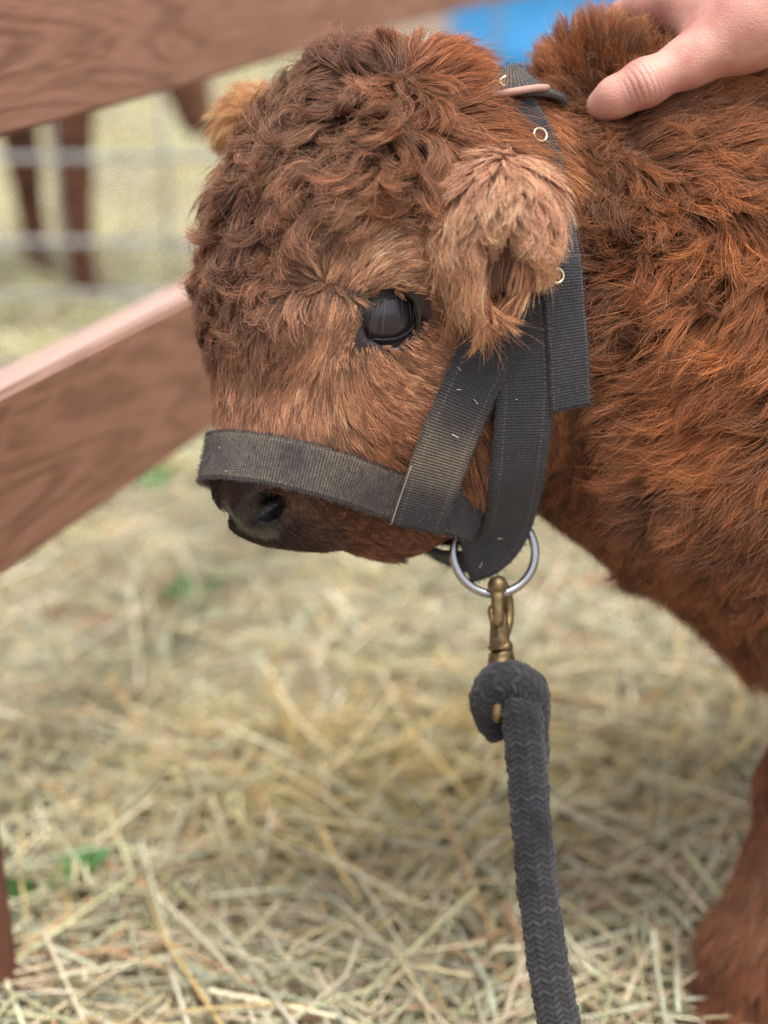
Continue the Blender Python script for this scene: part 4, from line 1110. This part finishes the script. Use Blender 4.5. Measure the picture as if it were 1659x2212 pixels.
def straws(name, N, xr, yr, L, W, zmax, seed, yp=1.0):
    r = np.random.default_rng(seed)
    x = r.uniform(*xr, N); y = yr[0] + (yr[1] - yr[0]) * r.random(N) ** yp
    Ls = r.uniform(L[0], L[1], N) * r.uniform(0.4, 1, N); Ws = r.uniform(*W, N)
    a = r.uniform(0, 2 * math.pi, N)
    z = r.random(N) ** 1.6 * zmax + 0.002
    tilt = r.normal(0, 0.16, N)
    bendp = np.where(r.random(N) < 0.3, r.normal(0, 0.8, N), r.normal(0, 0.12, N))
    d0 = np.stack([np.cos(a) * np.cos(tilt), np.sin(a) * np.cos(tilt), np.sin(tilt)], 1)
    a1 = a + bendp; t1 = tilt * 0.3 - r.uniform(0, 0.15, N)
    d1 = np.stack([np.cos(a1) * np.cos(t1), np.sin(a1) * np.cos(t1), np.sin(t1)], 1)
    c = np.stack([x, y, z], 1)
    fr_ = r.uniform(0.3, 0.7, N)[:, None]
    p = [c - d0 * (Ls[:, None] * fr_), c, c + d1 * (Ls[:, None] * (1 - fr_))]
    for q in p: q[:, 2] = np.maximum(q[:, 2], 0.001)
    up = np.array([0, 0, 1.0])
    V = np.zeros((N, 3, 4, 3))
    flat = r.uniform(0.25, 0.9, N)[:, None]
    for k, (q, d) in enumerate(zip(p, (d0, nrm(d0 + d1), d1))):
        s = nrm(np.cross(d, up)); nn_ = np.cross(s, d)
        rr = (Ws / 2)[:, None] * (1.0 if k < 2 else 0.6)
        V[:, k, 0] = q + s * rr; V[:, k, 1] = q + nn_ * rr * flat; V[:, k, 2] = q - s * rr; V[:, k, 3] = q - nn_ * rr * flat
    base = (np.arange(N) * 12)[:, None]
    quads = []
    for k in range(2):
        for j in range(4):
            quads.append([k * 4 + j, k * 4 + (j + 1) % 4, (k + 1) * 4 + (j + 1) % 4, (k + 1) * 4 + j])
    Fq = (base[:, :, None] + np.array(quads)[None]).reshape(-1, 4)
    me = bpy.data.meshes.new(name)
    Vf = V.reshape(-1, 3)
    me.vertices.add(len(Vf)); me.vertices.foreach_set('co', Vf.astype(np.float32).ravel())
    me.loops.add(len(Fq) * 4); me.loops.foreach_set('vertex_index', Fq.astype(np.int32).ravel())
    me.polygons.add(len(Fq)); me.polygons.foreach_set('loop_start', np.arange(0, len(Fq) * 4, 4, dtype=np.int32))
    me.update(calc_edges=True)
    pal = np.array([(.50, .42, .24), (.56, .50, .34), (.46, .45, .30), (.40, .42, .30), (.55, .44, .30), (.52, .38, .17), (.46, .27, .15), (.36, .25, .17), (.66, .60, .46), (.44, .43, .24)])
    wts = np.array([3, 3, 3, 2.4, 2, 1.2, 0.9, 1.2, 1.6, 2]); wts /= wts.sum()
    col = pal[r.choice(len(pal), N, p=wts)]
    och = smoothstep(0.32, 0.0, np.hypot((x - 0.02) * 0.55, y - 1.20))[:, None] * 0.95 * r.random(N)[:, None]
    col = col * (1 - och) + np.array([.50, .36, .11]) * och
    col = col * np.exp(r.normal(0.22, 0.22, N))[:, None]
    if yr[0] > 1.5: col = np.clip(col * np.array([1.18, 1.22, 1.05]), 0, 0.8)  # far straw: sunlit brightness put into its yellow-green colour
    ca = me.attributes.new('tint', 'FLOAT_COLOR', 'POINT')
    ca.data.foreach_set('color', np.concatenate([np.repeat(col, 12, 0), np.ones((N * 12, 1))], 1).astype(np.float32).ravel())
    return me
strawm, n, l, bs = new_mat('straw')
at = n.new('ShaderNodeAttribute'); at.attribute_name = 'tint'
l.new(at.outputs['Color'], bs.inputs['Base Color']); bs.inputs['Roughness'].default_value = 0.55
for nm, a, lab in (('straw', (26000, (-0.9, 1.0), (0.55, 2.0), (0.06, 0.30), (0.0014, 0.0046), 0.04, 11, 1.15), 'loose pale yellow straw and hay strewn over the ground'),
                   ('far_straw', (26000, (-2.6, 2.6), (1.95, 8.0), (0.08, 0.34), (0.003, 0.008), 0.05, 12, 1.4), 'hay spread over the ground beyond the fence')):
    me = straws(nm, *a); me.materials.append(strawm)
    add_obj(nm, me, kind='stuff', label=lab, category='straw')

# ------------------------------------------------------------------ wooden fence
woodm, n, l, bs = new_mat('stained_board')
tc = n.new('ShaderNodeTexCoord'); mp = n.new('ShaderNodeMapping')
l.new(tc.outputs['Object'], mp.inputs['Vector'])
mp.inputs['Scale'].default_value = (1.1, 7.0, 7.0)
n1_ = n.new('ShaderNodeTexNoise'); n1_.inputs['Scale'].default_value = 2.2; n1_.inputs['Detail'].default_value = 3; n1_.inputs['Distortion'].default_value = 1.2
l.new(mp.outputs[0], n1_.inputs['Vector'])
rings = math_node('SINE', math_node('MULTIPLY', n1_.outputs[0], 42.0, n, l), None, n, l)
n2_ = n.new('ShaderNodeTexNoise'); n2_.inputs['Scale'].default_value = 30; n2_.inputs['Detail'].default_value = 8
l.new(mp.outputs[0], n2_.inputs['Vector'])
n3_ = n.new('ShaderNodeTexNoise'); n3_.inputs['Scale'].default_value = 5; n3_.inputs['Detail'].default_value = 3
l.new(tc.outputs['Object'], n3_.inputs['Vector'])
tot = math_node('ADD', math_node('ADD', math_node('MULTIPLY', rings, 0.13, n, l), math_node('MULTIPLY', n2_.outputs[0], 0.5, n, l), n, l), math_node('MULTIPLY', n3_.outputs[0], 0.6, n, l), n, l)
cr = n.new('ShaderNodeValToRGB')
cr.color_ramp.elements[0].position = 0.25; cr.color_ramp.elements[0].color = (0.20, 0.086, 0.050, 1)
cr.color_ramp.elements[1].position = 0.85; cr.color_ramp.elements[1].color = (0.46, 0.235, 0.150, 1)
l.new(tot, cr.inputs[0]); bs.inputs['Roughness'].default_value = 0.75
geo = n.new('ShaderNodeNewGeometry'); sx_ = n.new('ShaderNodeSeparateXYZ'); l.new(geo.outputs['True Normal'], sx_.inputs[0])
skylit = n.new('ShaderNodeMapRange'); skylit.inputs[1].default_value = 0.5; skylit.inputs[2].default_value = 0.9; l.new(sx_.outputs[2], skylit.inputs[0])   # skylight on the upper edge, painted into the board colour
skylit_mix = n.new('ShaderNodeMix'); skylit_mix.data_type = 'RGBA'; l.new(math_node('MULTIPLY', skylit.outputs[0], 0.75, n, l), skylit_mix.inputs[0]); l.new(cr.outputs[0], skylit_mix.inputs[6]); skylit_mix.inputs[7].default_value = (0.66, 0.46, 0.39, 1)
l.new(skylit_mix.outputs[2], bs.inputs['Base Color'])
bp = n.new('ShaderNodeBump'); bp.inputs['Strength'].default_value = 0.4; bp.inputs['Distance'].default_value = 0.002
l.new(tot, bp.inputs['Height']); l.new(bp.outputs[0], bs.inputs['Normal'])
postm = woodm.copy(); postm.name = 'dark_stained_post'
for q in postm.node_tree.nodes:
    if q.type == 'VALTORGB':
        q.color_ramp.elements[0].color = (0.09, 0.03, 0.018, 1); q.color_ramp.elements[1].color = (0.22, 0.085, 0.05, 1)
FA = math.atan2(0.3556, 1.0)
fdir = np.array([math.sin(FA), math.cos(FA), 0]); fnor = np.array([math.cos(FA), -math.sin(FA), 0])   # towards the calf
F0 = np.array([-0.2815, 1.036, 0.0])
fence = empty('wooden_fence', tuple(F0), label='reddish brown board fence behind the calf', category='fence')
def board(name, o, ax, ay, az, size, bev=0.004, mat=woodm, parent=None, seg=30):
    """a bevelled, slightly bowed board; o = centre, size along ax, ay, az; object space runs along the grain"""
    bm = bmesh.new(); bmesh.ops.create_cube(bm, size=1)
    for v in bm.verts: v.co = Vector((v.co.x * size[0], v.co.y * size[1], v.co.z * size[2]))
    bmesh.ops.subdivide_edges(bm, edges=[e for e in bm.edges if abs(e.verts[0].co.x - e.verts[1].co.x) > 1e-4], cuts=seg)
    bmesh.ops.bevel(bm, geom=[e for e in bm.edges if e.calc_face_angle(0) > 0.5], offset=bev, segments=2, affect='EDGES')
    for v in bm.verts:
        v.co.z += 0.004 * math.sin(v.co.x * 3.1 + o[2] * 9); v.co.y += 0.002 * math.sin(v.co.x * 5.3)
    me = bpy.data.meshes.new(name); bm.to_mesh(me); bm.free(); me.materials.append(mat)
    ob = add_obj(name, me, None)
    M = Matrix((list(ax) + [0], list(ay) + [0], list(az) + [0], [0, 0, 0, 1])).transposed()
    M.translation = Vector(o)
    ob.matrix_world = M
    if parent is not None:
        ob.parent = parent; ob.matrix_parent_inverse = Matrix.Translation(-parent.location)
    return ob
Zu = np.array([0, 0, 1.0])
LB = 6.2
mid = F0 + fdir * (LB / 2 - 0.62)
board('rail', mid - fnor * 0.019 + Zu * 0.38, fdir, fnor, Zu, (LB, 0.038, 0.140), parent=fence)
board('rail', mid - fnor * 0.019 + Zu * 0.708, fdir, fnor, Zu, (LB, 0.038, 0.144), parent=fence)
pc = np.array([-0.3105, 0.885, 0])
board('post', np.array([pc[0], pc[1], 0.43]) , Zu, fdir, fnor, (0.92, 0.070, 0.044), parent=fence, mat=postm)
far_post = F0 + fdir * 4.6 - fnor * (0.038 + 0.046)
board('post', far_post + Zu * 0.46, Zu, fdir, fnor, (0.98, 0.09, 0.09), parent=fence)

# ------------------------------------------------------------------ metal panel behind
galv, n, l, bs = new_mat('galvanised')
bs.inputs['Base Color'].default_value = (0.33, 0.33, 0.33, 1); bs.inputs['Metallic'].default_value = 0.0; bs.inputs['Roughness'].default_value = 0.5
panel = empty('livestock_panel', (-0.9, 2.72, 0), label='grey galvanised livestock panel standing beyond the wooden fence', category='panel')
for z in (0.078, 0.18, 0.335, 0.52, 0.72, 0.95):
    tube('bar', np.linspace((-2.6, 2.72, z), (0.2, 2.76, z), 8), 0.0065, galv, panel, 14)
for x in np.arange(-2.6, 0.21, 0.2):
    tube('upright', np.linspace((x, 2.745, 0.0), (x, 2.745, 0.96), 4), 0.004, galv, panel, 12)

# ------------------------------------------------------------------ second calf beyond the panel
b2 = Body()
b2.cone((-0.72, 3.08, 0.60), 0.14, (-1.35, 3.10, 0.60), 0.155, k=0.05)
for x, y, dx in ((-0.615, 2.98, 0.0), (-0.78, 3.18, 0.02), (-1.32, 2.99, 0.0), (-1.45, 3.18, 0.0)):
    b2.cone((x, y, 0.50), 0.062, (x + dx, y, 0.26), 0.036, k=0.04); b2.cone((x + dx, y, 0.26), 0.036, (x + dx * 1.5, y, 0.05), 0.026, k=0.02)
    b2.cone((x + dx * 1.5, y, 0.05), 0.026, (x + dx * 1.5 + 0.012, y, 0.025), 0.031, k=0.02)
b2.cone((-0.70, 3.06, 0.64), 0.10, (-0.47, 3.0, 0.60), 0.07, k=0.05)
b2.cone((-0.47, 3.0, 0.60), 0.068, (-0.40, 2.98, 0.50), 0.055, k=0.03); b2.cone((-0.40, 2.98, 0.50), 0.055, (-0.365, 2.96, 0.375), 0.036, k=0.03)
b2.cone((-0.50, 2.93, 0.62), 0.02, (-0.53, 2.86, 0.60), 0.012, k=0.02); b2.cone((-0.45, 3.06, 0.62), 0.02, (-0.43, 3.13, 0.60), 0.012, k=0.02)
b2.cone((-1.49, 3.10, 0.66), 0.02, (-1.52, 3.10, 0.36), 0.012, k=0.03)
b2.grid((-1.62, 2.78, -0.02), (-0.28, 3.32, 0.80), 0.012)
V2, F2 = b2.nets()
coat2, n, l, bs = new_mat('dark_brown_coat')
nz = n.new('ShaderNodeTexNoise'); nz.inputs['Scale'].default_value = 25; nz.inputs['Detail'].default_value = 6
cr = n.new('ShaderNodeValToRGB'); cr.color_ramp.elements[0].color = (0.06, 0.022, 0.012, 1); cr.color_ramp.elements[1].color = (0.22, 0.09, 0.045, 1)
cr.color_ramp.elements[0].position = 0.3; cr.color_ramp.elements[1].position = 0.7
l.new(nz.outputs[0], cr.inputs[0]); l.new(cr.outputs[0], bs.inputs['Base Color']); bs.inputs['Roughness'].default_value = 0.8
calf2 = empty('calf', (-1.0, 3.06, 0), label='blurred dark brown calf with lowered head beyond the metal panel', category='calf')
add_obj('body', mesh_from('body', V2, F2, coat2), calf2)
for s_ in (-1, 1):
    add_obj('eyeball', sphere_mesh('eyeball', (-0.425 + 0.02 * s_, 2.985 + 0.05 * s_, 0.545), 0.014, eyem, 16, 10), calf2)

# ------------------------------------------------------------------ blue tub
bluem, n, l, bs = new_mat('blue_plastic')
nz = n.new('ShaderNodeTexNoise'); nz.inputs['Scale'].default_value = 6
cr = n.new('ShaderNodeValToRGB'); cr.color_ramp.elements[0].color = (0.06, 0.36, 0.85, 1); cr.color_ramp.elements[1].color = (0.11, 0.48, 0.92, 1)
l.new(nz.outputs[0], cr.inputs[0]); l.new(cr.outputs[0], bs.inputs['Base Color']); bs.inputs['Roughness'].default_value = 0.4
barrel = empty('barrel', (0.62, 5.0, 0), label='blue plastic barrel standing beyond the fence', category='barrel')
def lathe_world(name, c, rows, mat, parent, seg=48):
    V = []; m = len(rows)
    for i in range(seg):
        a = 2 * math.pi * i / seg
        for r, z in rows: V.append((c[0] + r * math.cos(a), c[1] + r * math.sin(a), z))
    F = [(i * m + j, ((i + 1) % seg) * m + j, ((i + 1) % seg) * m + j + 1, i * m + j + 1) for i in range(seg) for j in range(m - 1)]
    return add_obj(name, mesh_from(name, V, F, mat), parent)
lathe_world('drum', (0.62, 5.0), [(0.0, 0.01), (0.36, 0.01), (0.395, 0.03), (0.40, 0.10), (0.412, 0.28), (0.42, 0.30), (0.42, 0.33), (0.412, 0.35), (0.412, 0.55), (0.42, 0.57), (0.42, 0.60), (0.412, 0.62), (0.40, 0.80), (0.38, 0.86), (0.35, 0.875), (0.0, 0.88)], bluem, barrel)
lathe_world('rim', (0.62, 5.0), [(0.355, 0.872), (0.355, 0.90), (0.38, 0.905), (0.392, 0.89), (0.388, 0.862)], bluem, barrel)

# ------------------------------------------------------------------ the hand
hb_ = Body()
def chain(pts, k=0.008):
    for (a, ra), (b, rb) in zip(pts[:-1], pts[1:]): hb_.cone(C(*a), ra, C(*b), rb, k=k)
chain([((1605, 72, .905), .0185), ((1508, 122, .898), .0150), ((1480, 138, .898), .0138), ((1400, 176, .896), .0124), ((1388, 182, .896), .0126), ((1330, 210, .901), .0113), ((1300, 228, .908), .0095)], 0.007)
chain([((1670, 0, .90), .026), ((1560, 0, .918), .0205), ((1480, -8, .926), .0165), ((1405, 14, .944), .0130), ((1350, 66, .972), .0110), ((1300, 130, .985), .0085)])
chain([((1670, -15, .91), .030), ((1560, -50, .955), .0190), ((1500, -70, .975), .0145), ((1400, -25, 1.015), .0102), ((1340, 40, 1.035), .0092), ((1290, 100, 1.04), .0080)])
chain([((1690, -35, .925), .028), ((1590, -90, .985), .0175), ((1520, -100, 1.0), .0135), ((1420, -50, 1.04), .0096), ((1360, 20, 1.055), .0088), ((1320, 80, 1.06), .0076)])
chain([((1710, -55, .94), .026), ((1620, -110, 1.0), .0160), ((1560, -115, 1.02), .0120), ((1470, -60, 1.05), .0086), ((1420, 0, 1.065), .0078), ((1390, 50, 1.07), .0068)])
chain([((1610, 45, .895), .024), ((1700, -5, .905), .026), ((1810, -75, .90), .0255)], 0.02)
chain([((1500, 55, .925), .0125), ((1560, 62, .915), .018), ((1620, 45, .910), .022)], 0.02)
chain([((1800, -70, .90), .0265), ((2100, -240, .86), .034), ((2600, -420, .82), .044)], 0.02)
Pl = [C(1300, -60, 1.0), C(2650, -450, .82), C(1300, 240, .85), C(1500, 200, 1.09), C(2650, -300, .82)]
lo = np.min(Pl, 0) - 0.06; hi = np.max(Pl, 0) + 0.06
hb_.grid(lo, hi, 0.003)
V3, F3 = hb_.nets()
V3 = hb_.project(V3, 1)
handm, n, l, bs = new_mat('hand_skin')
tc = n.new('ShaderNodeTexCoord')
nz = n.new('ShaderNodeTexNoise'); nz.inputs['Scale'].default_value = 45; nz.inputs['Detail'].default_value = 5
nf = n.new('ShaderNodeTexVoronoi'); nf.inputs['Scale'].default_value = 900
for q in (nz, nf): l.new(tc.outputs['Object'], q.inputs['Vector'])
cr = n.new('ShaderNodeValToRGB')
cr.color_ramp.elements[0].position = 0.3; cr.color_ramp.elements[0].color = (0.52, 0.21, 0.165, 1)
cr.color_ramp.elements[1].position = 0.75; cr.color_ramp.elements[1].color = (0.72, 0.41, 0.32, 1)
l.new(nz.outputs[0], cr.inputs[0]); l.new(cr.outputs[0], bs.inputs['Base Color'])
bs.inputs['Roughness'].default_value = 0.5; bs.inputs['Subsurface Weight'].default_value = 0.25
bs.inputs['Subsurface Radius'].default_value = (0.006, 0.002, 0.001); bs.inputs['Subsurface Scale'].default_value = 0.6
hs = math_node('ADD', math_node('MULTIPLY', nz.outputs[0], 1.2, n, l), math_node('MULTIPLY', nf.outputs[0], 0.35, n, l), n, l)
bp = n.new('ShaderNodeBump'); bp.inputs['Strength'].default_value = 0.35; bp.inputs['Distance'].default_value = 0.0018
kn = C(1394, 178, .885); ka = nrm(C(1300, 228, .9) - C(1480, 138, .9))
kd_ = n.new('ShaderNodeVectorMath'); kd_.operation = 'SUBTRACT'; gpos = n.new('ShaderNodeNewGeometry'); l.new(gpos.outputs['Position'], kd_.inputs[0]); kd_.inputs[1].default_value = tuple(kn)
ks = n.new('ShaderNodeVectorMath'); ks.operation = 'DOT_PRODUCT'; l.new(kd_.outputs[0], ks.inputs[0]); ks.inputs[1].default_value = tuple(ka)
kl = n.new('ShaderNodeVectorMath'); kl.operation = 'LENGTH'; l.new(kd_.outputs[0], kl.inputs[0])
sw = math_node('ADD', ks.outputs['Value'], math_node('MULTIPLY', nz.outputs[0], 0.004, n, l), n, l)
wav = math_node('POWER', math_node('ABSOLUTE', math_node('SINE', math_node('MULTIPLY', sw, math.pi / 0.0034, n, l), None, n, l), None, n, l), 0.4, n, l)
msk = n.new('ShaderNodeMapRange'); msk.inputs[1].default_value = 0.006; msk.inputs[2].default_value = 0.016; msk.inputs[3].default_value = 1.6; msk.inputs[4].default_value = 0.0; l.new(kl.outputs['Value'], msk.inputs[0])
hs = math_node('ADD', hs, math_node('MULTIPLY', wav, msk.outputs[0], n, l), n, l)
l.new(hs, bp.inputs['Height']); l.new(bp.outputs[0], bs.inputs['Normal'])
person = empty('person', tuple(C(1700, 30, .9)), label='bare hand of a person gripping the fur on the neck of the calf', category='person')
add_obj('hand', mesh_from('hand', V3, F3, handm), person)
# ------------------------------------------------------------------ green weeds in the straw
leafm, n, l, bs = new_mat('weed_leaf')
bs.inputs['Base Color'].default_value = (0.085, 0.20, 0.045, 1); bs.inputs['Roughness'].default_value = 0.5
def on_ground(u, v):
    o = C(u, v, 1.0) - EYE
    return EYE + o * (CAMH / -o[2])
def weed(u, v, nleaf, size, label, seed):
    r = np.random.default_rng(seed); g = on_ground(u, v)
    w = empty('weed', tuple(g), label=label, category='weed', group='green weeds in the straw')
    for i in range(nleaf):
        a = r.uniform(0, 6.28); el = r.uniform(0.25, 0.9); L = size * r.uniform(0.6, 1.1)
        d = np.array([math.cos(a) * math.cos(el), math.sin(a) * math.cos(el), math.sin(el)]); s = nrm(np.cross(d, [0, 0, 1])); Vv = []; m = 7
        for k in range(m):
            t_ = k / (m - 1); c_ = g + d * L * t_ + np.array([0, 0, -0.6 * L * t_ ** 2 * 0.4 + 0.012 + 0.02 * t_]); wd = L * 0.22 * math.sin(math.pi * min(0.98, t_ * 0.92 + 0.06))
            Vv += [c_ - s * wd + [0, 0, wd * 0.3], c_, c_ + s * wd + [0, 0, wd * 0.3]]
        Ff = [(k * 3 + j, k * 3 + j + 1, k * 3 + j + 4, k * 3 + j + 3) for k in range(m - 1) for j in range(2)]
        add_obj('leaf', mesh_from('leaf', Vv, Ff, leafm), w)
weed(415, 1340, 6, 0.058, 'green weed sprouting from the straw below the muzzle of the calf', 1)
weed(320, 1095, 6, 0.06, 'green weed beneath the lower fence rail', 2)
weed(95, 1975, 4, 0.07, 'green weed with a long leaf beside the fence post', 3)
